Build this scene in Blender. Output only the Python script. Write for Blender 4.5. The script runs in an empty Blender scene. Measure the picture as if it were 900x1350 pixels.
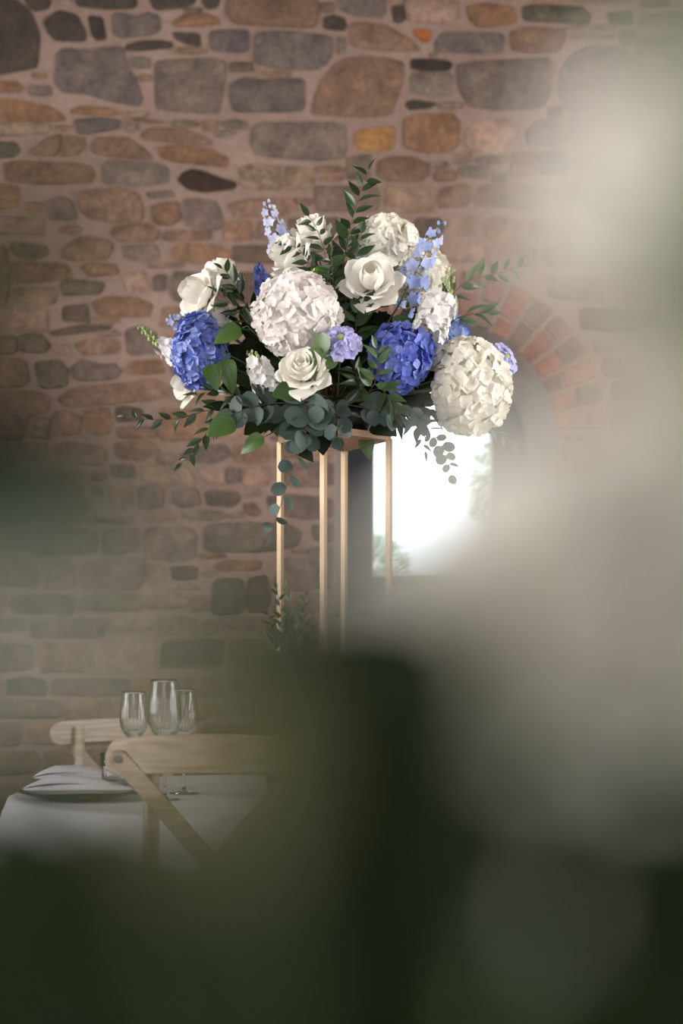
import bpy, math, random
from mathutils import Vector, Matrix
random.seed(7)
R = random.Random(11)
PI = math.pi
scene = bpy.context.scene
col = scene.collection

# ------------------------------------------------------------------ camera, world, light, exposure
F = 1875.0          # focal length in pixels of the 900x1350 frame (50 mm lens, 24 mm wide sensor)
HZ = 914.0          # row of the horizon
EYE = 0.96
cam_d = bpy.data.cameras.new('camera')
cam = bpy.data.objects.new('camera', cam_d)
col.objects.link(cam)
cam.location = (0, 0, EYE)
cam.rotation_euler = (PI / 2, 0, 0)
cam_d.sensor_fit = 'HORIZONTAL'
cam_d.sensor_width = 24
cam_d.lens = 50
cam_d.shift_y = (HZ - 675) / 900
cam_d.clip_start = 0.01
cam_d.clip_end = 200
cam_d.dof.use_dof = True
cam_d.dof.focus_distance = 3.30
cam_d.dof.aperture_fstop = 1.55
scene.camera = cam

w = bpy.data.worlds.new('overcast_sky')
scene.world = w
w.use_nodes = True
bg = w.node_tree.nodes['Background']
bg.inputs[0].default_value = (0.86, 0.93, 1.0, 1)
bg.inputs[1].default_value = 3.2

def area(name, loc, aim, sx, sy, power, colour):
    d = bpy.data.lights.new(name, 'AREA')
    d.shape = 'RECTANGLE'; d.size = sx; d.size_y = sy
    d.energy = power; d.color = colour
    o = bpy.data.objects.new(name, d); col.objects.link(o)
    o.location = loc
    o.rotation_euler = (Vector(aim) - Vector(loc)).to_track_quat('-Z', 'Y').to_euler()
    return o
# added area lights at unseen side and rear openings, placed for soft daylight
area('added_daylight_left', (-3.42, 1.75, 1.9), (0, 1.75, 1.9), 2.4, 2.0, 150, (1.0, 0.95, 0.90))
area('added_daylight_right', (3.92, 1.75, 1.9), (0, 1.75, 1.9), 2.4, 2.0, 190, (1.0, 0.94, 0.88))
area('added_daylight_rear', (0.0, -3.42, 2.3), (0, 0, 2.3), 3.0, 2.6, 8, (1.0, 0.95, 0.90))

scene.view_settings.view_transform = 'Standard'
scene.view_settings.look = 'None'
scene.view_settings.gamma = 1
scene.view_settings.use_curve_mapping = False
scene.view_settings.exposure = 0.22
try:
    scene.cycles.use_denoising = True
    scene.cycles.max_bounces = 10
    scene.cycles.transparent_max_bounces = 24
    scene.cycles.caustics_reflective = False
    scene.cycles.caustics_refractive = False
    scene.cycles.sample_clamp_indirect = 4
except Exception:
    pass

# ------------------------------------------------------------------ helpers
def P(px, py, y):
    """a point of the place seen at pixel (px, py), y metres in front of the photographer"""
    return Vector(((px - 450) / F * y, y, EYE + (HZ - py) / F * y))

def lin(c):
    return tuple(((v / 255) / 12.92 if v / 255 <= 0.04045 else ((v / 255 + 0.055) / 1.055) ** 2.4) for v in c)

def link(name, mesh, mat=None, parent=None, matrix=None, smooth=False):
    o = bpy.data.objects.new(name, mesh)
    col.objects.link(o)
    if mat is not None:
        if len(mesh.materials) == 0:
            mesh.materials.append(mat)
        elif mesh.materials[0] is not mat:
            o.material_slots[0].link = 'OBJECT'
            o.material_slots[0].material = mat
    if parent is not None:
        o.parent = parent
    if matrix is not None:
        o.matrix_local = matrix
    return o

def mesh(name, verts, faces, smooth=True):
    m = bpy.data.meshes.new(name)
    m.from_pydata([tuple(v) for v in verts], [], faces)
    m.update()
    if smooth:
        m.polygons.foreach_set('use_smooth', [True] * len(m.polygons))
    return m

def tag(o, label=None, cat=None, group=None, kind=None):
    if label: o['label'] = label
    if cat: o['category'] = cat
    if group: o['group'] = group
    if kind: o['kind'] = kind
    return o

def empty(name, loc, label=None, cat=None, group=None, kind=None, rz=0):
    o = bpy.data.objects.new(name, None)
    col.objects.link(o)
    o.location = loc
    o.rotation_euler = (0, 0, rz)
    o.empty_display_size = 0.02
    return tag(o, label, cat, group, kind)

class MB:
    def __init__(s): s.v = []; s.f = []
    def add(s, verts, faces):
        n = len(s.v)
        s.v += [Vector(v) for v in verts]
        s.f += [tuple(i + n for i in f) for f in faces]
        return s
    def box(s, a, b):
        x0, y0, z0 = a; x1, y1, z1 = b
        return s.add([(x0,y0,z0),(x1,y0,z0),(x1,y1,z0),(x0,y1,z0),(x0,y0,z1),(x1,y0,z1),(x1,y1,z1),(x0,y1,z1)],
                     [(0,3,2,1),(4,5,6,7),(0,1,5,4),(1,2,6,5),(2,3,7,6),(3,0,4,7)])
    def bar(s, a, b, w, h, up=(0,0,1)):
        a = Vector(a); b = Vector(b); d = (b - a).normalized()
        u = Vector(up)
        if abs(d.dot(u)) > 0.98: u = Vector((1, 0, 0))
        sx = d.cross(u).normalized() * w / 2
        sz = sx.normalized().cross(d).normalized() * h / 2
        vs = [a-sx-sz, a+sx-sz, a+sx+sz, a-sx+sz, b-sx-sz, b+sx-sz, b+sx+sz, b-sx+sz]
        return s.add(vs, [(0,1,2,3),(7,6,5,4),(0,4,5,1),(1,5,6,2),(2,6,7,3),(3,7,4,0)])
    def tube(s, pts, radii, n=6, cap=True):
        pts = [Vector(p) for p in pts]
        if not isinstance(radii, (list, tuple)): radii = [radii] * len(pts)
        rings = []
        ref = Vector((0.31, 0.17, 0.93))
        for i, p in enumerate(pts):
            d = (pts[min(i+1, len(pts)-1)] - pts[max(i-1, 0)])
            d = d.normalized() if d.length > 1e-9 else Vector((0,0,1))
            if abs(d.dot(ref)) > 0.95: ref = Vector((0.9, 0.3, 0.1))
            a = d.cross(ref).normalized(); b = d.cross(a).normalized()
            rings.append([p + (a * math.cos(2*PI*k/n) + b * math.sin(2*PI*k/n)) * radii[i] for k in range(n)])
        vs = [v for r in rings for v in r]; fs = []
        for i in range(len(pts)-1):
            for k in range(n):
                fs.append((i*n+k, i*n+(k+1)%n, (i+1)*n+(k+1)%n, (i+1)*n+k))
        if cap:
            fs.append(tuple(range(n-1, -1, -1))); m0 = (len(pts)-1)*n
            fs.append(tuple(m0+k for k in range(n)))
        return s.add(vs, fs)
    def lathe(s, prof, n=32, c=(0,0,0), ripple=None):
        c = Vector(c); vs = []; fs = []
        for j, (r, z) in enumerate(prof):
            for k in range(n):
                a = 2*PI*k/n
                rr = r + (ripple(j, a) if ripple else 0)
                vs.append(c + Vector((rr*math.cos(a), rr*math.sin(a), z)))
        for j in range(len(prof)-1):
            for k in range(n):
                fs.append((j*n+k, j*n+(k+1)%n, (j+1)*n+(k+1)%n, (j+1)*n+k))
        return s.add(vs, fs)
    def ell(s, c, r, nu=10, nv=6):
        c = Vector(c)
        if not isinstance(r, (tuple, list)): r = (r, r, r)
        prof = []
        vs = []; fs = []
        for j in range(nv+1):
            t = PI*j/nv
            for k in range(nu):
                a = 2*PI*k/nu
                vs.append(c + Vector((r[0]*math.sin(t)*math.cos(a), r[1]*math.sin(t)*math.sin(a), -r[2]*math.cos(t))))
        for j in range(nv):
            for k in range(nu):
                fs.append((j*nu+k, j*nu+(k+1)%nu, (j+1)*nu+(k+1)%nu, (j+1)*nu+k))
        return s.add(vs, fs)
    def off(s, o):
        o = Vector(o); s.v = [v - o for v in s.v]; return s
    def build(s, name, mat, parent=None, smooth=False, origin=None):
        vs = s.v
        if origin is not None:
            vs = [v - Vector(origin) for v in s.v]
        o = link(name, mesh(name, vs, s.f, smooth), mat, parent)
        if origin is not None and parent is None:
            o.location = origin
        return o

# ------------------------------------------------------------------ materials
def nodes(name):
    m = bpy.data.materials.new(name)
    m.use_nodes = True
    nt = m.node_tree
    return m, nt, nt.nodes['Principled BSDF'], nt.nodes['Material Output']

def plain(name, c, rough=0.6, metal=0.0, var=0.12, scale=20, bump=0.0, srgb=True, spec=0.5, coat=0.0):
    m, nt, b, out = nodes(name)
    c = lin(c) if srgb else c
    tc = nt.nodes.new('ShaderNodeTexCoord')
    nz = nt.nodes.new('ShaderNodeTexNoise'); nz.inputs['Scale'].default_value = scale; nz.inputs['Detail'].default_value = 4
    nt.links.new(tc.outputs['Object'], nz.inputs['Vector'])
    rp = nt.nodes.new('ShaderNodeValToRGB')
    rp.color_ramp.elements[0].position = 0.3; rp.color_ramp.elements[1].position = 0.7
    rp.color_ramp.elements[0].color = (*[v*(1-var) for v in c], 1)
    rp.color_ramp.elements[1].color = (*[min(1, v*(1+var)) for v in c], 1)
    nt.links.new(nz.outputs['Fac'], rp.inputs['Fac'])
    nt.links.new(rp.outputs['Color'], b.inputs['Base Color'])
    b.inputs['Roughness'].default_value = rough
    b.inputs['Metallic'].default_value = metal
    b.inputs['Specular IOR Level'].default_value = spec
    b.inputs['Coat Weight'].default_value = coat
    if bump:
        bp = nt.nodes.new('ShaderNodeBump'); bp.inputs['Strength'].default_value = bump; bp.inputs['Distance'].default_value = 0.01
        nt.links.new(nz.outputs['Fac'], bp.inputs['Height']); nt.links.new(bp.outputs['Normal'], b.inputs['Normal'])
    return m

def petal(name, c0, c1, trans=0.3, grad=None, rough=0.6):
    """thin petal: diffuse plus light passing through; each petal a shade of its own between c0 and c1"""
    m, nt, b, out = nodes(name)
    oi = nt.nodes.new('ShaderNodeObjectInfo')
    mx = nt.nodes.new('ShaderNodeMix'); mx.data_type = 'RGBA'
    mx.inputs[6].default_value = (*lin(c0), 1); mx.inputs[7].default_value = (*lin(c1), 1)
    nt.links.new(oi.outputs['Random'], mx.inputs[0])
    src = mx.outputs[2]
    if grad:      # colour of the petal base, fading outwards along the petal (its own colouring)
        tc = nt.nodes.new('ShaderNodeTexCoord')
        ln = nt.nodes.new('ShaderNodeVectorMath'); ln.operation = 'LENGTH'
        nt.links.new(tc.outputs['Object'], ln.inputs[0])
        mr = nt.nodes.new('ShaderNodeMapRange')
        mr.inputs['From Min'].default_value = grad[1]; mr.inputs['From Max'].default_value = grad[2]
        nt.links.new(ln.outputs['Value'], mr.inputs['Value'])
        m2 = nt.nodes.new('ShaderNodeMix'); m2.data_type = 'RGBA'
        m2.inputs[6].default_value = (*lin(grad[0]), 1)
        nt.links.new(mr.outputs[0], m2.inputs[0]); nt.links.new(src, m2.inputs[7])
        src = m2.outputs[2]
    nt.links.new(src, b.inputs['Base Color'])
    b.inputs['Roughness'].default_value = rough
    b.inputs['Specular IOR Level'].default_value = 0.25
    tr = nt.nodes.new('ShaderNodeBsdfTranslucent')
    nt.links.new(src, tr.inputs['Color'])
    ms = nt.nodes.new('ShaderNodeMixShader'); ms.inputs[0].default_value = trans
    nt.links.new(b.outputs[0], ms.inputs[1]); nt.links.new(tr.outputs[0], ms.inputs[2])
    nt.links.new(ms.outputs[0], out.inputs['Surface'])
    return m

def leafmat(name, c0, c1, rough=0.35, trans=0.18, vein=0.0, spec=0.5):
    m, nt, b, out = nodes(name)
    oi = nt.nodes.new('ShaderNodeObjectInfo')
    mx = nt.nodes.new('ShaderNodeMix'); mx.data_type = 'RGBA'
    mx.inputs[6].default_value = (*lin(c0), 1); mx.inputs[7].default_value = (*lin(c1), 1)
    nt.links.new(oi.outputs['Random'], mx.inputs[0])
    src = mx.outputs[2]
    tc = nt.nodes.new('ShaderNodeTexCoord')
    if vein:
        # side veins, slanting from the midrib, in the leaf's own coordinates (x across, y along)
        sp = nt.nodes.new('ShaderNodeSeparateXYZ'); nt.links.new(tc.outputs['Object'], sp.inputs[0])
        ab = nt.nodes.new('ShaderNodeMath'); ab.operation = 'ABSOLUTE'; nt.links.new(sp.outputs[0], ab.inputs[0])
        mu = nt.nodes.new('ShaderNodeMath'); mu.operation = 'MULTIPLY_ADD'; mu.inputs[1].default_value = -1.1
        nt.links.new(ab.outputs[0], mu.inputs[0]); nt.links.new(sp.outputs[1], mu.inputs[2])
        sn = nt.nodes.new('ShaderNodeMath'); sn.operation = 'MULTIPLY'; sn.inputs[1].default_value = vein
        nt.links.new(mu.outputs[0], sn.inputs[0])
        s2 = nt.nodes.new('ShaderNodeMath'); s2.operation = 'SINE'; nt.links.new(sn.outputs[0], s2.inputs[0])
        pw = nt.nodes.new('ShaderNodeMapRange'); pw.inputs['From Min'].default_value = 0.8; pw.inputs['From Max'].default_value = 1.0
        nt.links.new(s2.outputs[0], pw.inputs['Value'])
        m2 = nt.nodes.new('ShaderNodeMix'); m2.data_type = 'RGBA'; m2.blend_type = 'MULTIPLY'
        m2.inputs[7].default_value = (0.55, 0.6, 0.5, 1)
        nt.links.new(pw.outputs[0], m2.inputs[0]); nt.links.new(src, m2.inputs[6])
        src = m2.outputs[2]
    nt.links.new(src, b.inputs['Base Color'])
    b.inputs['Roughness'].default_value = rough
    b.inputs['Specular IOR Level'].default_value = spec
    tr = nt.nodes.new('ShaderNodeBsdfTranslucent')
    hs = nt.nodes.new('ShaderNodeMix'); hs.data_type = 'RGBA'; hs.blend_type = 'MULTIPLY'; hs.inputs[0].default_value = 1
    nt.links.new(src, hs.inputs[6]); hs.inputs[7].default_value = (1.3, 1.5, 0.5, 1)
    nt.links.new(hs.outputs[2], tr.inputs['Color'])
    ms = nt.nodes.new('ShaderNodeMixShader'); ms.inputs[0].default_value = trans
    nt.links.new(b.outputs[0], ms.inputs[1]); nt.links.new(tr.outputs[0], ms.inputs[2])
    nt.links.new(ms.outputs[0], out.inputs['Surface'])
    return m

def stone_material(name):
    m, nt, b, out = nodes(name)
    oi = nt.nodes.new('ShaderNodeObjectInfo')
    tc = nt.nodes.new('ShaderNodeTexCoord')
    add = nt.nodes.new('ShaderNodeVectorMath'); add.operation = 'ADD'
    sc = nt.nodes.new('ShaderNodeMath'); sc.operation = 'MULTIPLY'; sc.inputs[1].default_value = 37
    nt.links.new(oi.outputs['Random'], sc.inputs[0])
    nt.links.new(tc.outputs['Object'], add.inputs[0]); nt.links.new(sc.outputs[0], add.inputs[1])
    n1 = nt.nodes.new('ShaderNodeTexNoise'); n1.inputs['Scale'].default_value = 14; n1.inputs['Detail'].default_value = 6; n1.inputs['Roughness'].default_value = 0.65
    n2 = nt.nodes.new('ShaderNodeTexNoise'); n2.inputs['Scale'].default_value = 60; n2.inputs['Detail'].default_value = 5; n2.inputs['Roughness'].default_value = 0.7
    nt.links.new(add.outputs[0], n1.inputs['Vector']); nt.links.new(add.outputs[0], n2.inputs['Vector'])
    r1 = nt.nodes.new('ShaderNodeValToRGB')
    r1.color_ramp.elements[0].position = 0.32; r1.color_ramp.elements[1].position = 0.68
    r1.color_ramp.elements[0].color = (0.70, 0.69, 0.70, 1); r1.color_ramp.elements[1].color = (1.42, 1.34, 1.22, 1)
    nt.links.new(n1.outputs['Fac'], r1.inputs['Fac'])
    at_ = nt.nodes.new('ShaderNodeAttribute'); at_.attribute_name = 'stone_colour'
    mx = nt.nodes.new('ShaderNodeMix'); mx.data_type = 'RGBA'; mx.blend_type = 'MULTIPLY'; mx.inputs[0].default_value = 1
    nt.links.new(at_.outputs['Color'], mx.inputs[6]); nt.links.new(r1.outputs['Color'], mx.inputs[7])
    r2 = nt.nodes.new('ShaderNodeValToRGB')
    r2.color_ramp.elements[0].position = 0.35; r2.color_ramp.elements[1].position = 0.7
    r2.color_ramp.elements[0].color = (0.7, 0.7, 0.7, 1); r2.color_ramp.elements[1].color = (1.25, 1.22, 1.2, 1)
    nt.links.new(n2.outputs['Fac'], r2.inputs['Fac'])
    m2 = nt.nodes.new('ShaderNodeMix'); m2.data_type = 'RGBA'; m2.blend_type = 'MULTIPLY'; m2.inputs[0].default_value = 1
    nt.links.new(mx.outputs[2], m2.inputs[6]); nt.links.new(r2.outputs['Color'], m2.inputs[7])
    nt.links.new(m2.outputs[2], b.inputs['Base Color'])
    b.inputs['Roughness'].default_value = 0.9; b.inputs['Specular IOR Level'].default_value = 0.2
    bp = nt.nodes.new('ShaderNodeBump'); bp.inputs['Strength'].default_value = 0.6; bp.inputs['Distance'].default_value = 0.008
    nt.links.new(n2.outputs['Fac'], bp.inputs['Height']); nt.links.new(bp.outputs['Normal'], b.inputs['Normal'])
    return m

def mortar_material():
    m, nt, b, out = nodes('lime_mortar')
    tc = nt.nodes.new('ShaderNodeTexCoord')
    n1 = nt.nodes.new('ShaderNodeTexNoise'); n1.inputs['Scale'].default_value = 3.5; n1.inputs['Detail'].default_value = 6
    n2 = nt.nodes.new('ShaderNodeTexNoise'); n2.inputs['Scale'].default_value = 45; n2.inputs['Detail'].default_value = 6; n2.inputs['Roughness'].default_value = 0.7
    for n in (n1, n2): nt.links.new(tc.outputs['Object'], n.inputs['Vector'])
    r1 = nt.nodes.new('ShaderNodeValToRGB')
    r1.color_ramp.elements[0].position = 0.3; r1.color_ramp.elements[1].position = 0.72
    r1.color_ramp.elements[0].color = (*lin((128, 107, 97)), 1); r1.color_ramp.elements[1].color = (*lin((146, 124, 114)), 1)
    nt.links.new(n1.outputs['Fac'], r1.inputs['Fac'])
    r2 = nt.nodes.new('ShaderNodeValToRGB')
    r2.color_ramp.elements[0].position = 0.3; r2.color_ramp.elements[1].position = 0.7
    r2.color_ramp.elements[0].color = (0.78, 0.76, 0.74, 1); r2.color_ramp.elements[1].color = (1.1, 1.1, 1.1, 1)
    nt.links.new(n2.outputs['Fac'], r2.inputs['Fac'])
    mx = nt.nodes.new('ShaderNodeMix'); mx.data_type = 'RGBA'; mx.blend_type = 'MULTIPLY'; mx.inputs[0].default_value = 1
    nt.links.new(r1.outputs['Color'], mx.inputs[6]); nt.links.new(r2.outputs['Color'], mx.inputs[7])
    nt.links.new(mx.outputs[2], b.inputs['Base Color'])
    b.inputs['Roughness'].default_value = 0.95; b.inputs['Specular IOR Level'].default_value = 0.15
    bp = nt.nodes.new('ShaderNodeBump'); bp.inputs['Strength'].default_value = 0.5; bp.inputs['Distance'].default_value = 0.01
    nt.links.new(n2.outputs['Fac'], bp.inputs['Height']); nt.links.new(bp.outputs['Normal'], b.inputs['Normal'])
    return m

def wood_material(name, c0, c1):
    m, nt, b, out = nodes(name)
    tc = nt.nodes.new('ShaderNodeTexCoord')
    mp = nt.nodes.new('ShaderNodeMapping'); mp.inputs['Scale'].default_value = (4, 22, 40)
    nt.links.new(tc.outputs['Object'], mp.inputs['Vector'])
    nz = nt.nodes.new('ShaderNodeTexNoise'); nz.inputs['Scale'].default_value = 2.5; nz.inputs['Detail'].default_value = 5
    nt.links.new(mp.outputs[0], nz.inputs['Vector'])
    rp = nt.nodes.new('ShaderNodeValToRGB')
    rp.color_ramp.elements[0].position = 0.35; rp.color_ramp.elements[1].position = 0.65
    rp.color_ramp.elements[0].color = (*lin(c0), 1); rp.color_ramp.elements[1].color = (*lin(c1), 1)
    nt.links.new(nz.outputs['Fac'], rp.inputs['Fac']); nt.links.new(rp.outputs['Color'], b.inputs['Base Color'])
    b.inputs['Roughness'].default_value = 0.42
    return m

def glass_material(name):
    m, nt, b, out = nodes(name)
    b.inputs['Base Color'].default_value = (0.97, 0.99, 1, 1)
    b.inputs['Transmission Weight'].default_value = 1
    b.inputs['Roughness'].default_value = 0.0
    b.inputs['IOR'].default_value = 1.48
    return m

def pane_material():
    m, nt, b, out = nodes('window_glass')
    tr = nt.nodes.new('ShaderNodeBsdfTransparent'); tr.inputs[0].default_value = (0.95, 0.98, 0.98, 1)
    gl = nt.nodes.new('ShaderNodeBsdfGlossy'); gl.inputs['Roughness'].default_value = 0.02
    fr = nt.nodes.new('ShaderNodeFresnel'); fr.inputs[0].default_value = 1.45
    ms = nt.nodes.new('ShaderNodeMixShader')
    nt.links.new(fr.outputs[0], ms.inputs[0]); nt.links.new(tr.outputs[0], ms.inputs[1]); nt.links.new(gl.outputs[0], ms.inputs[2])
    nt.links.new(ms.outputs[0], out.inputs['Surface'])
    return m

M = {}
M['mortar'] = mortar_material()
M['stone'] = stone_material('rubble_stone')
M['plaster'] = plain('pale_rendered_wall', (150, 136, 124), 0.9, var=0.08, scale=4, bump=0.2)
M['reveal_stone'] = plain('stone_reveal', (140, 130, 124), 0.85, var=0.1, scale=9, bump=0.4)
M['floor'] = plain('stone_floor', (92, 84, 76), 0.7, var=0.15, scale=5)
M['ceiling'] = plain('ceiling_boards', (140, 126, 112), 0.8, var=0.1, scale=4)
M['frame'] = plain('dark_window_paint', (34, 36, 42), 0.4, var=0.1)
M['pane'] = pane_material()
M['gold'] = plain('brushed_gold', (158, 136, 110), 0.5, metal=0.6, var=0.06, scale=30)
M['copper'] = plain('gold_sheet', (176, 140, 116), 0.55, metal=0.4, var=0.08, scale=12)
M['black'] = plain('black_plastic', (18, 19, 22), 0.35, var=0.1)
M['linen'] = plain('white_linen', (226, 224, 228), 0.9, var=0.03, scale=60, bump=0.05)
M['napkin'] = plain('lilac_white_linen', (224, 218, 226), 0.9, var=0.04, scale=50, bump=0.05)
M['wood'] = wood_material('limed_wood', (148, 124, 104), (190, 166, 146))
M['wood_pale'] = wood_material('pale_limed_wood', (166, 142, 126), (204, 182, 166))
M['darkwood'] = wood_material('dark_wood', (30, 22, 18), (52, 40, 32))
M['steel'] = plain('steel_bolt', (150, 148, 150), 0.35, metal=0.9, var=0.05)
M['glass'] = glass_material('clear_glass')
M['grass'] = plain('meadow_grass', (120, 150, 84), 0.9, var=0.25, scale=3)
M['bark'] = plain('bark', (90, 76, 62), 0.9, var=0.2, scale=15)
M['stem'] = plain('green_stem', (72, 92, 48), 0.5, var=0.15, scale=30)
M['stem_pale'] = plain('pale_green_stem', (140, 160, 96), 0.5, var=0.1, scale=30)
M['twig'] = plain('brown_twig', (84, 66, 46), 0.6, var=0.2, scale=30)
M['bud'] = plain('green_bud', (150, 164, 104), 0.55, var=0.15, scale=60)
M['core'] = plain('flower_core', (120, 128, 92), 0.8, var=0.15, scale=40)
M['rose'] = petal('ivory_rose_petal', (246, 241, 230), (250, 247, 240), 0.3)
M['white_h'] = petal('white_hydrangea_petal', (240, 232, 228), (250, 246, 242), 0.3)
M['cream_h'] = petal('cream_hydrangea_petal', (245, 239, 224), (251, 248, 240), 0.3)
M['blue_h'] = petal('blue_hydrangea_petal', (92, 110, 192), (166, 180, 232), 0.2)
M['deep_h'] = petal('deep_blue_hydrangea_petal', (82, 98, 192), (150, 166, 232), 0.2)
M['pale_h'] = petal('pale_blue_hydrangea_petal', (112, 136, 196), (164, 184, 224), 0.2)
M['delph'] = petal('sky_blue_delphinium_petal', (148, 166, 222), (200, 208, 242), 0.25)
M['delph_lilac'] = petal('lilac_blue_delphinium_petal', (168, 174, 214), (216, 216, 238), 0.25)
M['delph_deep'] = petal('deep_blue_delphinium_petal', (58, 78, 168), (110, 130, 204), 0.2)
M['delph_grey'] = petal('grey_blue_delphinium_petal', (150, 158, 200), (186, 188, 218), 0.25)
M['stock'] = petal('white_stock_petal', (240, 236, 234), (250, 248, 246), 0.3)
M['scab'] = petal('lilac_scabious_petal', (176, 172, 226), (208, 206, 242), 0.25)
M['ruscus'] = leafmat('dark_glossy_leaf', (30, 48, 26), (52, 74, 40), 0.32, 0.12)
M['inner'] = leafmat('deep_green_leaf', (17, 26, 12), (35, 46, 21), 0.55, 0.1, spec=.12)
M['ruscus_pale'] = leafmat('mid_green_leaf', (62, 88, 54), (92, 116, 72), 0.35, 0.18)
M['euca'] = leafmat('blue_grey_eucalyptus_leaf', (42, 58, 52), (74, 91, 84), 0.55, 0.12)
M['silver'] = leafmat('silver_grey_leaf', (124, 132, 122), (142, 148, 138), 0.7, 0.15)
M['olive'] = leafmat('pale_olive_leaf', (112, 110, 78), (128, 124, 90), 0.6, 0.2)
M['hleaf'] = leafmat('veined_hydrangea_leaf', (46, 71, 30), (74, 101, 44), 0.42, 0.2, vein=48)
M['limeleaf'] = leafmat('yellow_green_leaf', (104, 136, 36), (130, 156, 52), 0.4, 0.35)
M['tree'] = leafmat('tree_leaf', (96, 116, 66), (128, 144, 88), 0.6, 0.3)

# ------------------------------------------------------------------ the room
WY = 5.0                       # inner face of the stone wall
WS = F / WY                    # pixels per metre there
def W(px, py): return ((px - 450) / WS, EYE + (HZ - py) / WS)
XL, XR, YR, ZC = -3.5, 4.0, -3.5, 5.0
# window outlines: wall face and frame plane
ACX, ACZ = W(587, 570)
RIN, ROUT = 145 / WS, 213 / WS
FY = 5.30
FCX, FHW = 0.349, 0.338
GHW = 0.224
SILL_F, SILL_B, GB = 1.22, 1.30, 1.389
def outline(cx, hw, zs, zb, n=22):
    pts = [(cx - hw, zb), (cx - hw, (zb + zs) / 2)]
    for i in range(n + 1):
        a = PI - PI * i / n
        pts.append((cx + hw * math.cos(a), zs + hw * math.sin(a)))
    pts += [(cx + hw, (zb + zs) / 2), (cx + hw, zb)]
    return pts
o_front = outline(ACX, RIN, ACZ, SILL_F)
o_back = outline(FCX, FHW, ACZ, SILL_B)
o_glass = outline(FCX - 0.006, GHW, ACZ, GB)

b = MB()
xl, xr = ACX - RIN, ACX + RIN
b.add([(XL,WY,0),(xl,WY,0),(xl,WY,ZC),(XL,WY,ZC)], [(0,1,2,3)])
b.add([(xr,WY,0),(XR,WY,0),(XR,WY,ZC),(xr,WY,ZC)], [(0,1,2,3)])
b.add([(xl,WY,0),(xr,WY,0),(xr,WY,SILL_F),(xl,WY,SILL_F)], [(0,1,2,3)])
arch = [p for p in o_front[2:-2]]
for p, q in zip(arch, arch[1:]):
    b.add([(p[0],WY,p[1]),(q[0],WY,q[1]),(q[0],WY,ZC),(p[0],WY,ZC)], [(0,1,2,3)])
# outer leaf of the wall
OY = 5.5
b.add([(XL,OY,0),(FCX-FHW,OY,0),(FCX-FHW,OY,ZC),(XL,OY,ZC)], [(3,2,1,0)])
b.add([(FCX+FHW,OY,0),(XR,OY,0),(XR,OY,ZC),(FCX+FHW,OY,ZC)], [(3,2,1,0)])
b.add([(FCX-FHW,OY,0),(FCX+FHW,OY,0),(FCX+FHW,OY,SILL_B),(FCX-FHW,OY,SILL_B)], [(3,2,1,0)])
for p, q in zip(o_back[2:-2], o_back[3:-2]):
    b.add([(p[0],OY,p[1]),(q[0],OY,q[1]),(q[0],OY,ZC),(p[0],OY,ZC)], [(3,2,1,0)])
wall = b.build('wall_back', M['mortar']); tag(wall, 'rubble stone wall with pinkish lime mortar behind the flowers', kind='structure')
# reveal: stone splay running back to the frame
b = MB(); n = len(o_front)
vs = [(p[0], WY + 0.001, p[1]) for p in o_front] + [(p[0], FY, p[1]) for p in o_back] + [(p[0], OY, p[1]) for p in o_back]
fs = [(i, (i+1) % n, n + (i+1) % n, n + i) for i in range(n)] + [(n+i, n+(i+1) % n, 2*n+(i+1) % n, 2*n+i) for i in range(n)]
b.add(vs, fs); b.build('window_reveal', M['reveal_stone'], wall)

b = MB().box((XL, YR, -0.1), (XR, OY, 0)); tag(b.build('floor', M['floor']), 'dull stone floor of the hall', kind='structure')
b = MB().box((XL, YR, ZC), (XR, OY, ZC + 0.1)); tag(b.build('ceiling', M['ceiling']), 'boarded ceiling above the hall', kind='structure')

def side_wall(name, x, t, y0, y1, z0, z1, lab):
    b = MB(); X0, X1 = min(x, x + t), max(x, x + t)
    b.box((X0, YR, 0), (X1, y0, ZC)); b.box((X0, y1, 0), (X1, OY, ZC)); b.box((X0, y0, 0), (X1, y1, z0)); b.box((X0, y0, z1), (X1, y1, ZC))
    tag(b.build(name, M['plaster']), lab, kind='structure')
side_wall('wall_left', XL, -0.3, 0.5, 3.0, 0.85, 2.95, 'rendered side wall with a wide window opening, left')
side_wall('wall_right', XR, 0.3, 0.5, 3.0, 0.85, 2.95, 'rendered side wall with a wide window opening, right')
b = MB(); b.box((XL, YR - 0.3, 0), (-1.5, YR, ZC)); b.box((1.5, YR - 0.3, 0), (XR, YR, ZC)); b.box((-1.5, YR - 0.3, 3.7), (1.5, YR, ZC))
tag(b.build('wall_rear', M['plaster']), 'rendered rear wall with a wide door opening', kind='structure')

# window: dark frame ring, pane, glazing bead
win = empty('window_1', (FCX, FY, SILL_B), 'dark framed arched window with blown-out daylight behind it', kind='structure')
def ring(o1, o2, y0, y1):
    n = len(o1); b = MB()
    vs = [(p[0], y0, p[1]) for p in o1] + [(p[0], y0, p[1]) for p in o2] + [(p[0], y1, p[1]) for p in o1] + [(p[0], y1, p[1]) for p in o2]
    fs = []
    for i in range(n):
        j = (i + 1) % n
        fs += [(i, j, n+j, n+i), (2*n+i, 3*n+i, 3*n+j, 2*n+j), (n+i, n+j, 3*n+j, 3*n+i), (i, 2*n+i, 2*n+j, j)]
    return b.add(vs, fs)
ring(o_back, o_glass, FY, FY + 0.09).build('window_frame', M['frame'], win, origin=win.location)
og2 = outline(FCX - 0.006, GHW - 0.006, ACZ, GB + 0.006)
ring(o_glass, og2, FY + 0.03, FY + 0.06).build('glazing_bead', M['linen'], win, origin=win.location)
ng = len(o_glass)
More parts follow.
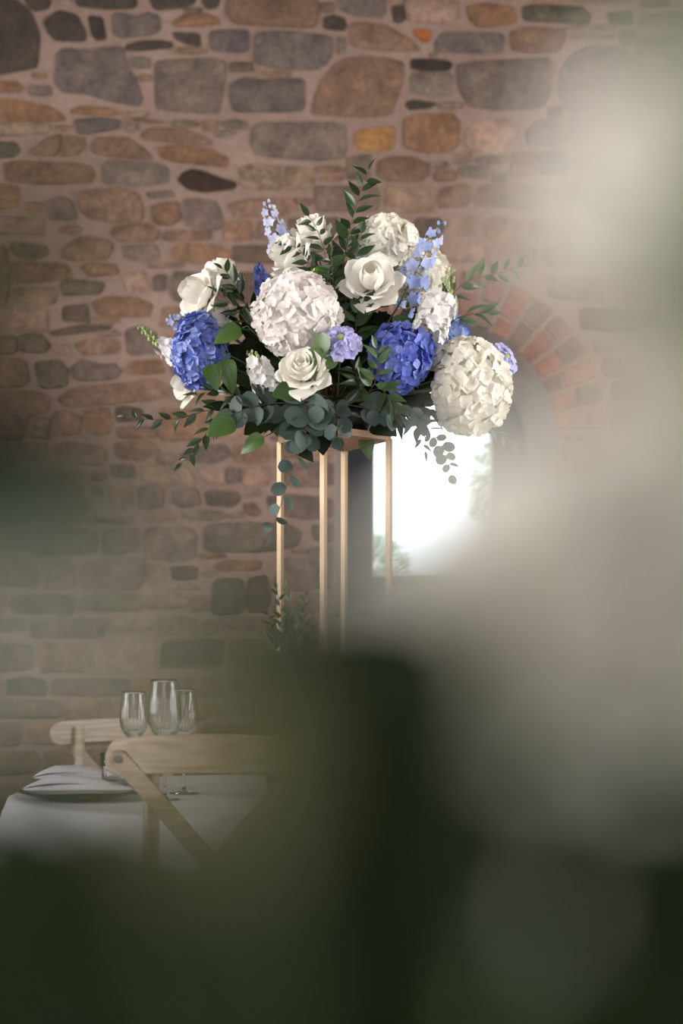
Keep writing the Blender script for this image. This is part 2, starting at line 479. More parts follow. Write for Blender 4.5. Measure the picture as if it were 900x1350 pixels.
b = MB().add([(p[0], FY+0.045, p[1]) for p in o_glass] + [(p[0], FY+0.05, p[1]) for p in o_glass],
             [tuple(range(ng)), tuple(range(2*ng-1, ng-1, -1))])
b.build('pane', M['pane'], win, origin=win.location)

# ------------------------------------------------------------------ stones of the wall
PUR=(94,85,83); DRK=(68,61,57); BRN=(112,91,78); GRY=(106,95,88); ORB=(116,90,72); ORG=(132,100,66); TAN=(124,107,93); BLK=(26,22,20); PNK=(138,116,105); GRN=(84,80,70)
ST = [
 (DRK,[(-14,-8),(22,0),(40,18),(52,48),(48,88),(30,92),(0,98),(-14,98)]), (DRK,[(30,-8),(68,-8),(64,10),(48,15),(38,8)]),
 (DRK,[(58,30),(80,15),(100,22),(112,42),(110,54),(75,53),(65,42)]), ((56,50,47),[(117,22),(134,24),(139,50),(128,53),(122,45)]),
 (PUR,[(149,20),(165,18),(178,24),(192,17),(208,22),(211,37),(200,46),(160,49),(150,45)]), (DRK,[(100,-8),(180,-8),(178,10),(140,12),(102,7)]),
 (DRK,[(195,-8),(258,-8),(255,5),(235,10),(205,13)]), (PUR,[(75,75),(85,65),(120,67),(150,62),(160,64),(165,85),(178,105),(186,128),(182,140),(140,132),(115,123),(85,121),(73,108),(76,92)]),
 (DRK,[(167,61),(185,56),(210,55),(226,58),(225,63),(190,66),(168,66)]), (GRY,[(175,77),(195,78),(197,89),(176,88)]),
 (BRN,[(44,97),(61,98),(60,103),(44,103)]), (GRY,[(39,115),(65,114),(67,126),(40,125)]), (ORB,[(-8,108),(20,109),(31,116),(25,121),(-8,121)]),
 (ORB,[(-8,131),(30,133),(60,140),(80,148),(86,158),(70,160),(-8,160)]), (TAN,[(-8,164),(50,162),(68,168),(60,176),(-8,180)]),
 (ORB,[(95,145),(110,141),(145,143),(156,150),(140,153),(95,150)]), (PUR,[(98,160),(130,157),(158,160),(155,170),(120,176),(105,176)]),
 (BRN,[(38,201),(60,185),(80,178),(74,206),(50,204)]), (BRN,[(85,180),(110,183),(111,195),(100,205),(82,206)]),
 (BRN,[(122,190),(130,183),(165,182),(180,192),(200,205),(195,210),(150,207),(122,201)]), (BRN,[(186,178),(200,170),(240,171),(265,180),(279,187),(270,191),(225,187),(190,184)]),
 (BRN,[(172,158),(195,157),(220,161),(200,163)]), (GRN,[(-8,188),(20,190),(26,200),(15,208),(-8,208)]),
 (GRY,[(205,82),(225,80),(275,77),(296,82),(297,95),(292,125),(288,150),(225,146),(206,142)]), (ORB,[(210,195),(240,193),(275,198),(300,208),(298,220),(225,212),(212,206)]),
 (DRK,[(266,-8),(290,-8),(286,8),(275,12),(268,5)]), (ORB,[(230,30),(245,21),(270,20),(285,26),(287,31),(262,34),(232,34)]),
 (BRN,[(302,-8),(415,-8),(419,15),(415,34),(395,36),(350,33),(312,31),(299,20)]), (PUR,[(442,-8),(505,-8),(508,15),(500,23),(470,20),(448,12)]),
 (DRK,[(427,25),(440,21),(452,25),(456,35),(450,40),(428,37)]), (DRK,[(228,44),(262,45),(264,60),(245,57),(232,52)]),
 ((84,76,78),[(277,45),(290,41),(322,41),(327,46),(326,67),(300,69),(278,64)]), (PUR,[(337,48),(345,44),(380,42),(435,49),(437,70),(430,82),(415,91),(375,91),(345,85),(336,78)]),
 (GRY,[(445,50),(455,52),(454,70),(446,72)]), (PUR,[(305,112),(325,104),(350,107),(375,105),(400,106),(399,145),(370,147),(310,147),(304,125)]),
 (BRN,[(415,125),(425,105),(440,88),(455,78),(480,75),(510,78),(532,84),(530,110),(520,135),(515,150),(480,155),(450,153),(410,150)]),
 (GRY,[(288,163),(310,158),(325,163),(323,170),(300,168)]), (GRY,[(283,175),(300,172),(312,176),(300,180),(285,180)]), (BLK,[(296,190),(310,185),(323,184),(322,201),(307,197)]),
 (GRY,[(333,170),(345,163),(400,162),(440,163),(452,166),(455,195),(450,208),(420,211),(370,208),(340,203),(332,190)]),
 (DRK,[(517,10),(530,8),(532,26),(525,30),(520,28)]), (PNK,[(537,-8),(590,-8),(602,10),(600,25),(585,31),(540,28),(535,12)]), (BRN,[(463,33),(480,31),(510,36),(535,50),(553,65),(530,67),(490,65),(465,60)]),
 ((140,86,48),[(545,42),(555,40),(566,42),(565,52),(558,56),(550,48)]), (PUR,[(573,58),(582,45),(600,43),(660,45),(664,55),(660,68),(630,70),(590,68),(574,67)]),
 (ORB,[(615,10),(640,5),(675,10),(680,28),(650,35),(630,35),(620,25)]), ((54,48,46),[(543,80),(560,79),(590,82),(595,86),(590,92),(560,92),(543,90)]),
 (GRY,[(542,100),(555,95),(590,97),(597,105),(592,124),(570,126),(543,122)]), (DRK,[(535,137),(545,133),(575,137),(565,142),(540,144)]),
 (ORB,[(533,160),(550,153),(595,150),(604,165),(603,190),(590,200),(560,201),(533,193)]), (ORG,[(467,178),(480,172),(515,168),(519,175),(517,195),(500,199),(475,197),(468,188)]),
 (GRY,[(603,88),(620,83),(720,78),(727,85),(725,120),(715,142),(660,145),(620,140),(605,115)]), (PNK,[(615,175),(630,162),(670,158),(683,170),(687,195),(660,203),(625,200),(614,190)]),
 (BRN,[(672,45),(690,38),(740,38),(745,50),(735,68),(700,70),(675,65)]), (GRN,[(690,12),(700,8),(765,10),(778,20),(775,31),(720,28),(692,26)]), (GRN,[(800,20),(830,15),(835,33),(805,30)]),
 (GRY,[(740,95),(755,75),(780,62),(820,65),(850,90),(845,145),(800,150),(750,145),(738,125)]), (GRY,[(695,175),(710,160),(740,160),(745,185),(725,195),(698,190)]), (PUR,[(710,205),(740,198),(752,220),(740,232),(712,228)]),
 (BRN,[(498,215),(515,208),(545,208),(562,218),(565,230),(550,240),(510,238),(497,230)]), (GRY,[(605,222),(640,218),(650,226),(640,235),(610,232)]),
 (BRN,[(5,218),(25,213),(60,216),(100,217),(120,222),(124,232),(118,241),(60,244),(10,240)]), (GRY,[(135,220),(145,213),(200,215),(220,222),(222,240),(180,245),(137,242)]),
 (BRN,[(103,258),(115,252),(160,250),(180,258),(187,275),(185,290),(150,292),(120,288),(105,275)]), (PUR,[(64,268),(80,261),(92,265),(100,285),(95,291),(65,290)]), (BRN,[(78,302),(95,297),(108,303),(95,308),(80,307)]),
 (GRY,[(193,255),(225,252),(228,259),(200,261)]), (ORB,[(200,275),(215,268),(232,267),(236,290),(222,297),(204,294)]), (PUR,[(242,265),(260,262),(285,268),(293,285),(290,303),(250,298),(241,285)]),
 ((56,46,40),[(235,238),(242,230),(255,224),(270,228),(290,236),(310,240),(308,248),(270,253),(250,249)]), (TAN,[(315,225),(330,218),(410,222),(415,235),(410,248),(340,250),(318,245)]),
 (BRN,[(150,300),(190,295),(208,305),(205,317),(160,318),(148,310)]), (BRN,[(80,330),(105,312),(140,317),(148,325),(140,340),(100,342),(82,338)]), (PUR,[(160,325),(205,322),(210,340),(185,346),(165,338)]),
 (BRN,[(12,350),(30,345),(85,348),(95,365),(60,370),(15,372)]), (ORB,[(105,352),(120,347),(150,350),(155,360),(120,364)]), (BLK,[(141,373),(148,370),(152,378),(146,382)]),
 (PNK,[(160,362),(190,358),(195,385),(170,386)]), (PUR,[(203,365),(218,362),(216,383),(203,382)]), (ORB,[(120,400),(140,392),(180,393),(200,402),(195,417),(130,415)]),
 (ORB,[(226,330),(245,322),(290,325),(305,335),(300,346),(260,347),(230,340)]), (BRN,[(300,270),(330,263),(385,262),(390,275),(370,285),(310,285)]), (DRK,[(65,437),(105,429),(150,430),(140,435),(90,440),(70,441)]),
 (BRN,[(-8,445),(18,443),(20,465),(-8,466)]), (GRN,[(25,442),(50,440),(65,455),(55,465),(28,463)]), (BRN,[(98,455),(115,448),(150,447),(158,455),(155,465),(110,467)]), (PUR,[(165,437),(185,430),(205,440),(208,465),(170,468)]),
 (PUR,[(95,485),(110,475),(130,482),(150,480),(158,490),(150,500),(110,502),(95,497)]), (ORB,[(160,490),(175,477),(210,475),(217,490),(190,494)]), (BRN,[(75,525),(100,512),(150,508),(200,500),(220,510),(215,525),(150,533),(90,537)]),
 (GRN,[(45,480),(75,475),(88,490),(85,510),(55,513)]), (BRN,[(-8,475),(30,474),(36,500),(25,510),(-8,511)]), (BRN,[(-8,518),(40,517),(64,525),(60,545),(-8,546)]), (BRN,[(155,566),(203,564),(205,577),(158,578)]),
 (BRN,[(150,587),(190,582),(210,593),(185,607),(155,605)]), (GRN,[(145,615),(175,615),(177,628),(170,632),(148,628)]), (TAN,[(188,618),(205,614),(245,618),(256,632),(255,640),(220,638),(190,633)]),
 (PUR,[(236,600),(265,588),(295,587),(305,600),(280,610),(255,609)]), (PNK,[(262,622),(285,617),(296,622),(294,637),(270,635)]), (PUR,[(299,618),(315,618),(315,633),(301,637)]), (TAN,[(142,640),(172,638),(172,672),(142,672)]),
 (GRY,[(182,645),(200,641),(214,647),(212,668),(190,671),(181,665)]), (PUR,[(228,648),(258,645),(262,665),(240,669),(228,662)]), (DRK,[(269,652),(280,648),(313,650),(316,658),(305,668),(275,666)]),
 (GRN,[(238,678),(258,674),(290,675),(302,680),(285,686),(245,684)]), (TAN,[(185,678),(220,676),(230,685),(195,688)]), (BRN,[(145,683),(173,682),(174,690),(146,690)]),
 (GRY,[(190,700),(205,695),(250,697),(258,710),(255,735),(225,740),(195,735),(188,718)]), ((88,84,78),[(270,700),(275,692),(330,690),(380,693),(397,705),(390,720),(345,728),(270,727)]),
 (ORB,[(280,747),(300,740),(345,742),(340,752),(290,753)]), ((64,66,58),[(283,770),(290,765),(318,765),(322,790),(318,810),(280,812)]), (GRY,[(325,646),(340,645),(342,653),(327,654)]), (BRN,[(322,666),(335,664),(343,675),(335,681),(323,675)]),
 ((92,82,82),[(352,657),(375,652),(437,658),(437,682),(400,685),(360,675)]), (PUR,[(365,614),(437,608),(437,641),(380,641)]), (GRN,[(412,694),(437,693),(437,715),(415,712)]), (GRY,[(409,724),(436,722),(436,750),(412,750)]),
 (GRY,[(371,738),(400,738),(400,752),(372,752)]), (DRK,[(328,765),(350,760),(356,790),(350,808),(328,808)]),
]
# rows of rubble that fill the wall around the stones above
CELL = 6
GX0, GX1, GY0, GY1 = -870, 1960, -610, 1275
NX, NY = (GX1 - GX0) // CELL, (GY1 - GY0) // CELL
occ = [bytearray(NX) for _ in range(NY)]
def mark(x0, y0, x1, y1):
    for j in range(max(0, int((y0 - GY0) / CELL)), min(NY, int((y1 - GY0) / CELL) + 1)):
        for i in range(max(0, int((x0 - GX0) / CELL)), min(NX, int((x1 - GX0) / CELL) + 1)):
            occ[j][i] = 1
def inside(x, y, poly):
    c = False; n = len(poly)
    for i in range(n):
        x1, y1 = poly[i]; x2, y2 = poly[i-1]
        if (y1 > y) != (y2 > y) and x < (x2 - x1) * (y - y1) / (y2 - y1) + x1: c = not c
    return c
for c, poly in ST:
    xs = [p[0] for p in poly]; ys = [p[1] for p in poly]
    cx = sum(xs) / len(xs); cy = sum(ys) / len(ys)
    big = [(cx + (x - cx) * (1 + 4 / max(8, abs(x - cx) + 4)), cy + (y - cy) * (1 + 4 / max(8, abs(y - cy) + 4))) for x, y in poly]
    for j in range(max(0, int((min(ys) - 8 - GY0) / CELL)), min(NY, int((max(ys) + 8 - GY0) / CELL) + 1)):
        for i in range(max(0, int((min(xs) - 8 - GX0) / CELL)), min(NX, int((max(xs) + 8 - GX0) / CELL) + 1)):
            if inside(GX0 + (i + .5) * CELL, GY0 + (j + .5) * CELL, big): occ[j][i] = 1
# window opening with its brick arch and jambs
acx, acy = 587, 570
for j in range(NY):
    for i in range(NX):
        x = GX0 + (i + .5) * CELL; y = GY0 + (j + .5) * CELL
        if (y <= acy and math.hypot(x - acx, y - acy) < 213 + 5) or (acy < y < 826 and abs(x - acx) < 145 + 5):
            occ[j][i] = 1
fill = []
def blend(c, k): return tuple(v * (1 - k) + m * k for v, m in zip(c, (130, 107, 95)))
ST = [(blend(c, .3) if min(p[1] for p in poly) > 245 and c != BLK else c, poly) for c, poly in ST]
PAL = [BRN, BRN, TAN, GRY, PUR, ORB, PNK, GRY, TAN, DRK, GRN]
def put(i, j, ww, hh):
    for jj in range(j, j + hh):
        for ii in range(i, i + ww): occ[jj][ii] = 1
    u = R.uniform
    x0 = GX0 + i * CELL + 2; y0 = GY0 + j * CELL + 2; x1 = GX0 + (i + ww) * CELL - 3; y1 = GY0 + (j + hh) * CELL - 3
    jx = min(8, (x1 - x0) * .18); jy = min(7, (y1 - y0) * .22)
    poly = [(x0 + u(0, jx), y0 + u(0, jy)), ((x0 + x1) / 2 + u(-jx, jx), y0 + u(-1, jy * .6)), (x1 - u(0, jx), y0 + u(0, jy)), (x1 - u(0, 3), (y0 + y1) / 2),
            (x1 - u(0, jx), y1 - u(0, jy)), ((x0 + x1) / 2 + u(-jx, jx), y1 - u(-1, jy * .6)), (x0 + u(0, jx), y1 - u(0, jy)), (x0 + u(0, 3), (y0 + y1) / 2)]
    fill.append((blend(R.choice(PAL), .4), poly))
j = 0
while j < NY - 8:                                   # courses
    hh = R.choice([5, 6, 6, 7, 8]); i = 0
    while i < NX:
        h2 = hh - R.choice([0, 0, 0, 1]); mw = R.choice([8, 10, 12, 15, 18])
        ww = 0
        while i + ww < NX and ww < mw and not any(occ[jj][i + ww] for jj in range(j, j + h2)): ww += 1
        if ww >= 5: put(i, j, ww, h2)
        i += max(1, ww)
    j += hh
for j in range(NY):                                 # small pinning stones in what is left
    i = 0
    while i < NX:
        if occ[j][i]:
            i += 1; continue
        mw = R.choice([7, 9, 12, 15]); mh = R.choice([4, 5, 6])
        ww = 0
        while i + ww < NX and ww < mw and not occ[j][i + ww]: ww += 1
        hh = 1
        while hh < mh and j + hh < NY and not any(occ[j + hh][i:i + ww]): hh += 1
        if ww >= 4 and hh >= 2: put(i, j, ww, hh)
        i += ww
def paint(me, cols):
    a = me.color_attributes.new('stone_colour', 'FLOAT_COLOR', 'POINT')
    a.data.foreach_set('color', [v for c in cols for v in (*c, 1)])
def stone_geo(poly, proud):
    """worn stone with rounded arrises standing a little proud of the mortar"""
    mx = sum(p[0] for p in poly) / len(poly); my = sum(p[1] for p in poly) / len(poly)
    poly = [(x + 2.2 * max(-1, min(1, (x - mx) / 6)), y + 1.8 * max(-1, min(1, (y - my) / 5))) for x, y in poly]
    pts = [Vector(W(*p)) for p in poly]
    for _ in range(1):
        q = []
        for a, b_ in zip(pts, pts[1:] + pts[:1]):
            q += [a * .87 + b_ * .13, a * .13 + b_ * .87]
        pts = q
    c = sum(pts, Vector((0, 0))) / len(pts); n = len(pts)
    vs = [(p.x - c.x, 0.012, p.y - c.y) for p in pts]
    k = []
    for s, d in ((0.985, -proud * .55), (0.9, -proud)):
        for p in pts:
            r = (p - c); rr = max(r.length, 1e-4)
            s2 = 1 - (1 - s) * min(1.5, 0.06 / rr)
            vs.append((r.x * s2, d + R.uniform(-.0012, .0012), r.y * s2))
    vs.append((0, -proud - .002, 0))
    fs = []
    for l in range(2):
        for i in range(n):
            j = (i + 1) % n
            fs.append((l*n+i, l*n+j, (l+1)*n+j, (l+1)*n+i))
    for i in range(n): fs.append((2*n+i, 2*n+(i+1) % n, 3*n))
    return vs, fs, c
def in_view(poly):
    cx = sum(p[0] for p in poly) / len(poly); cy = sum(p[1] for p in poly) / len(poly)
    return -25 < cx < 925 and -25 < cy < 1060
single = [s for s in ST]
rest = []
cand = sorted([s for s in fill if in_view(s[1])], key=lambda s: -abs((s[1][4][0]-s[1][0][0]) * (s[1][4][1]-s[1][0][1])))
single += cand[:max(0, 300 - len(single))]
rest = cand[max(0, 300 - len(ST)):] + [s for s in fill if not in_view(s[1])]
for c, poly in single:
    proud = 0.004 + R.uniform(-.002, .006)
    if c == BLK: proud = -0.006  # black pieces set back; the larger is a wall hole, its shade painted
    vs, fs, ctr = stone_geo(poly, proud)
    o = link('stone', mesh('stone', vs, fs), M['stone'], wall)
    o.location = (ctr.x, WY - 0.001, ctr.y)
    k = R.uniform(.9, 1.1)
    paint(o.data, [[v * k for v in lin(c)]] * len(vs))
b = MB(); cols = []
for c, poly in rest:
    vs, fs, ctr = stone_geo(poly, 0.004 + R.uniform(-.002, .006))
    b.add([Vector(v) + Vector((ctr.x, WY - 0.001, ctr.y)) for v in vs], fs); cols += [lin(c)] * len(vs)
if b.v:
    o = b.build('outlying_stones', M['stone'], wall, smooth=True); o['kind'] = 'stuff'; paint(o.data, cols)

# brick arch over the window
nb = 19
for k in range(nb):
    a0 = PI * k / nb + 0.020; a1 = PI * (k + 1) / nb - 0.020
    cut = 0.5 if k % 2 else (0.36 if k % 4 else 0.64)
    for r0, r1 in ((RIN, RIN + (ROUT - RIN) * cut - .006), (RIN + (ROUT - RIN) * cut + .006, ROUT)):
        vs = []; c = Vector((ACX + (r0 + r1) / 2 * math.cos((a0 + a1) / 2), ACZ + (r0 + r1) / 2 * math.sin((a0 + a1) / 2)))
        for y, ins in ((0.015, 0), (-.004, 0), (-.008, .003)):
            for a, r in ((a0, r0), (a1, r0), (a1, r1), (a0, r1)):
                aa = a + (ins / r if a == a0 else -ins / r); rr = r + (ins if r == r0 else -ins)
                vs.append((ACX + rr * math.cos(aa) - c.x, y, ACZ + rr * math.sin(aa) - c.y))
        fs = [(8, 9, 10, 11)]
        for l in range(2):
            for i in range(4): fs.append((l*4+i, l*4+(i+1) % 4, (l+1)*4+(i+1) % 4, (l+1)*4+i))
        o = link('brick', mesh('brick', vs, fs, False), M['stone'], wall)
        o.location = (c.x, WY, c.y)
        base = R.choice([(136, 96, 84), (128, 92, 82), (120, 92, 84), (140, 104, 90), (108, 92, 86)])
        paint(o.data, [lin(base)] * len(vs))

# ------------------------------------------------------------------ outside the window
b = MB().add([(-40, 5.6, 0), (40, 5.6, 0), (40, 90, 0), (-40, 90, 0)], [(0, 1, 2, 3)])
tag(b.build('meadow', M['grass']), 'pale meadow outside the window', kind='structure')
def leafcloud(c, r, n, s, rng):
    b = MB()
    for _ in range(n):
        d = Vector((rng.gauss(0, 1), rng.gauss(0, 1), rng.gauss(0, 1))).normalized() * (rng.random() ** .35)
        p = Vector(c) + Vector((d.x * r[0], d.y * r[1], d.z * r[2]))
        u = Vector((rng.gauss(0, 1), rng.gauss(0, 1), rng.gauss(0, 1))).normalized(); v = u.orthogonal().normalized()
        q = s * rng.uniform(.6, 1.3)
        b.add([p - u * q, p + v * q * .45, p + u * q, p - v * q * .45], [(0, 1, 2, 3)])
    return b
def tree(px, py, y, rpx, label, rng):
    c = P(px, py, y); r = rpx / F * y
    root = empty('tree', (c.x, y, 0), label, 'tree', 'trees outside the window')
    b = MB().tube([(c.x, y, 0), (c.x + .1, y, c.z * .5), (c.x, y, c.z)], [.2, .14, .06], 8); b.build('trunk', M['bark'], root, origin=root.location)
    o = leafcloud(c, (r, r, r * 1.1), 3500, r * .06, rng).build('crown', M['tree'], root, origin=root.location); o['kind'] = 'stuff'
tree(462, 790, 26, 92, 'pale rounded tree low in the window beside the dark frame', random.Random(3))
tree(700, 640, 18, 85, 'faint bright tree by the right edge of the window pane', random.Random(4))

# ------------------------------------------------------------------ flower and leaf meshes
def frame_matrix(loc, y_dir, up, s=1.0, roll=0.0):
    y = Vector(y_dir).normalized()
    x = y.cross(Vector(up))
    x = x.normalized() if x.length > 1e-5 else y.orthogonal().normalized()
    z = x.cross(y).normalized()
    if roll:
        q = Matrix.Rotation(roll, 3, y); x = q @ x; z = q @ z
    m = Matrix(((x.x, y.x, z.x, 0), (x.y, y.y, z.y, 0), (x.z, y.z, z.z, 0), (0, 0, 0, 1)))
    return Matrix.Translation(Vector(loc)) @ m @ Matrix.Diagonal((s, s, s, 1))

def normal_matrix(loc, n, s=1.0, roll=0.0):
    """local +Z looks along n"""
    n = Vector(n).normalized()
    q = n.to_track_quat('Z', 'Y').to_matrix().to_4x4()
    return Matrix.Translation(Vector(loc)) @ q @ Matrix.Rotation(roll, 4, 'Z') @ Matrix.Diagonal((s, s, s, 1))

def leaf_mesh(name, wid, wfun, fold=0.25, curl=0.25, n=7, wave=0.0, petiole=0.06):
    """unit-length leaf: x across, y along, folded at the midrib and curling to the tip"""
    vs = []; fs = []
    for i in range(n + 1):
        v = i / n; hw = wid * wfun(v)
        z0 = -curl * v * v
        for u in (-1, -.5, 0, .5, 1):
            vs.append((u * hw, petiole + v * (1 - petiole), z0 + fold * abs(u) * hw + wave * math.sin(v * 9 + u * 2) * abs(u)))
    for i in range(n):
        for k in range(4): fs.append((i*5+k, i*5+k+1, (i+1)*5+k+1, (i+1)*5+k))
    t = 0.012
    j = len(vs); vs += [(-t, 0, 0), (t, 0, 0), (t, petiole * 1.3, 0.003), (-t, petiole * 1.3, 0.003)]; fs.append((j, j+1, j+2, j+3))
    return mesh(name, vs, fs)
lance = lambda v: max(0.02, math.sin(PI * v ** .75) ** 1.0) * (1 - .25 * v)
ovate = lambda v: max(0.02, math.sin(PI * v ** .62) ** .8)
roundl = lambda v: max(0.05, math.sqrt(max(0, 1 - (2 * v - 1) ** 2)))
LEAF = {
 'ruscus': [leaf_mesh('ruscus_leaf', .20, lance, .3, .22), leaf_mesh('ruscus_leaf', .17, lance, .4, .38), leaf_mesh('ruscus_leaf', .22, lance, .2, .05)],
 'ovate': [leaf_mesh('ovate_leaf', .34, ovate, .25, .22, 8, .015), leaf_mesh('ovate_leaf', .30, ovate, .3, .4, 8, .015), leaf_mesh('ovate_leaf', .36, ovate, .18, .1, 8, .02)],
 'euca': [leaf_mesh('eucalyptus_leaf', .46, roundl, .1, .1, 8), leaf_mesh('eucalyptus_leaf', .42, roundl, .2, .2, 8), leaf_mesh('eucalyptus_leaf', .40, roundl, .05, -.1, 8)],
}

def floret_mesh(seed, np_=4, pw=.62, cup=.25, ruff=0.03, tip=0.0):
    """unit-radius floret facing +Z"""
    rng = random.Random(seed); vs = []; fs = []
    for p in range(np_):
        a = 2 * PI * p / np_ + rng.uniform(-.12, .12)
        tilt = rng.uniform(-.1, .18); L = rng.uniform(.9, 1.08)
        ca, sa = math.cos(a), math.sin(a); k0 = len(vs)
        for i in range(5):
            v = i / 4
            hw = pw * (.16 + .84 * math.sin(PI * min(1, v * .80 + .05)) ** .8) * (1 if v < .99 else (.55 - tip))
            for u in (-1, -.33, .33, 1):
                r = .05 + v * L * (1 - .10 * u * u * (1 - tip) * (v > .7))
                t = u * hw
                z = cup * (v ** 1.5) * .6 - cup * .35 * (v > .8) + .10 * u * u * v + rng.uniform(-ruff, ruff) * v + tilt * v
                vs.append((ca * r - sa * t, sa * r + ca * t, z))
        for i in range(4):
            for k in range(3): fs.append((k0+i*4+k, k0+i*4+k+1, k0+(i+1)*4+k+1, k0+(i+1)*4+k))
    # eye of the floret
    k0 = len(vs); q = .11
    vs += [(q, 0, .06), (0, q, .06), (-q, 0, .06), (0, -q, .06), (0, 0, .15)]
    fs += [(k0, k0+1, k0+4), (k0+1, k0+2, k0+4), (k0+2, k0+3, k0+4), (k0+3, k0, k0+4)]
    return mesh('floret', vs, fs)
HF = [floret_mesh(s, 4, .53, .3, .05) for s in range(5)]
DF = [floret_mesh(20 + s, 5, .37, .35, .04, .2) for s in range(4)]
SF = [floret_mesh(40 + s, 6, .48, .5, .12) for s in range(4)]

def rose_petals(openness, seed, layers=None, close=0.0):
    """list of petal meshes of a rose of unit radius looking along +Z"""
    rng = random.Random(seed); out = []
    #        count rmax ztop  zbase phi   reflex tipw
    layers = layers or [(5, 1.14, -.06 + .5 * (1 - openness), -.70, .70, .34, .03),
              (5, .90,  .20 + .4 * (1 - openness), -.62, .80, .24, .22),
              (5, .64,  .40 + .3 * (1 - openness), -.55, .85, .12, .45),
              (4, .47,  .48 + .3 * (1 - openness), -.45, 1.0, .06, .55),
              (4, .32,  .50 + .3 * (1 - openness), -.35, 1.1, .03, .6),
              (3, .19,  .48 + .3 * (1 - openness), -.25, 1.3, .0, .7)]
    for li, (cnt, rm, zt, zb, phi, refl, tipw) in enumerate(layers):
        rm = rm * (.62 + .38 * openness) if li < 3 else rm
        for k in range(cnt):
            a0 = 2 * PI * (k + .37 * li) / cnt + rng.uniform(-.15, .15)
            rr = rm * rng.uniform(.92, 1.06); zz = zt + rng.uniform(-.05, .05)
            nu, nv = 8, 7; vs = []
            for i in range(nv + 1):
                v = i / nv
                r = .06 + (rr - .06) * (math.sin(v * PI / 2) ** (.85 if li < 2 else .55))
                z = zb + (zz - zb) * (v ** (1.25 if li < 2 else 1.0))
                if close and li > 1: r *= 1 - close * v ** 3
                if v > .7: z -= refl * ((v - .7) / .3) ** 2 * .55; r += refl * ((v - .7) / .3) ** 2 * .25
                ww = phi * (.45 + .55 * math.sin(PI * min(1, v / .62) / 2)) if v < .62 else phi * (tipw + (1 - tipw) * math.cos((v - .62) / .38 * PI / 2) ** (.75 if tipw > .05 else 1.5))
                if tipw <= .05: ww = phi * min(1, .45 + v / .4 * .55) * (1 if v < .45 else max(.02, 1 - (v - .45) / .55) ** .9)
                for u_ in range(nu + 1):
                    u = -1 + 2 * u_ / nu
                    a = a0 + u * ww
                    edge = abs(u) ** 2.5
                    r2 = r * (1 + .05 * edge * (li < 3)) + .03 * u * (1 if li % 2 else -1)
                    z2 = z - (.12 * edge * v if li < 2 else 0) + rng.uniform(-.008, .008)
                    vs.append((r2 * math.cos(a), r2 * math.sin(a), z2))
            fs = [(i*(nu+1)+k2, i*(nu+1)+k2+1, (i+1)*(nu+1)+k2+1, (i+1)*(nu+1)+k2) for i in range(nv) for k2 in range(nu)]
            out.append(mesh('petal', vs, fs))
    return out
ROSE_OPEN = rose_petals(1.0, 1); ROSE_HALF = rose_petals(.45, 2); ROSE_WIDE = rose_petals(.8, 3)
ROSE_STAR = rose_petals(1.0, 4, [(6, 1.22, .0, -.60, .62, .30, .01), (5, .86, .25, -.55, .75, .22, .25), (3, .58, .50, -.5, 1.15, .05, .5),
                                (3, .50, .56, -.45, 1.2, .0, .6), (3, .36, .54, -.3, 1.3, .0, .6)], .42)
SEPAL = leaf_mesh('sepal', .16, lance, .2, .5, 5)

def stem_part(root, pts, r, mat='stem', name='stem', n=5):
    b = MB().tube([Vector(p) - root.location for p in pts], r, n)
    return b.build(name, M[mat], root, smooth=True)

def arc(a, b_, sag=0.0, n=5):
    a = Vector(a); b_ = Vector(b_)
    return [a.lerp(b_, t / n) + Vector((0, 0, sag * math.sin(PI * t / n))) for t in range(n + 1)]

def rose(base, c, n, rad, label, kind=ROSE_OPEN, group='ivory roses', roll=0.0, mat='rose'):
    root = empty('white_rose', base, label, 'rose', group)
    c = Vector(c); n = Vector(n).normalized()
    mtx = normal_matrix(c - root.location, n, rad, roll)
    for m in kind: link('petal', m, M[mat], root, mtx)
    foot = c - n * rad * .6
    for k in range(5):
        a = 2 * PI * k / 5; t = n.orthogonal().normalized(); s = n.cross(t)
        link('sepal', SEPAL, M['ruscus_pale'], root, frame_matrix(foot - root.location, n * .35 + (t * math.cos(a) + s * math.sin(a)), n, rad * .8))
    stem_part(root, [base, Vector(base).lerp(foot, .6) - n * .01, foot], [.003, .003, .0045])
    return root

def hydrangea(base, c, r, mat, label, nf=120, fl=.0155, group=None, squash=(1, 1, 1), seed=0, name='hydrangea', face=None):
    rng = random.Random(seed)
    root = empty(name, base, label, 'hydrangea', group)
    c = Vector(c); off = c - root.location
    face = Vector(face if face else (c - Vector(base))).normalized()
    MB().ell(off, tuple(r * q * .86 for q in squash), 14, 8).build('flower_core', M[mat], root, smooth=True)
    lump = [(Vector((rng.gauss(0,1), rng.gauss(0,1), rng.gauss(0,1))).normalized(), rng.uniform(.04, .15)) for _ in range(9)]
    for i in range(nf):
        z = 1 - 2 * (i + .5) / nf; a = i * 2.39996 + rng.uniform(-.15, .15)
        q = math.sqrt(max(0, 1 - z * z)); d = Vector((q * math.cos(a), q * math.sin(a), z))
        if d.dot(face) < -.8: continue
        k = 1 + sum(h * max(0, d.dot(u) - .6) / .4 for u, h in lump) - .05 + rng.uniform(-.04, .04)
        pos = off + Vector((d.x * r * squash[0], d.y * r * squash[1], d.z * r * squash[2])) * k * .94
        nn = (d + Vector((rng.gauss(0, .36), rng.gauss(0, .36), rng.gauss(0, .36)))).normalized()
        link('floret', rng.choice(HF), M[mat], root, normal_matrix(pos, nn, fl * rng.uniform(.95, 1.32), rng.uniform(0, 6)))
    stem_part(root, arc(base, c - face * r * .6), .005)
    return root

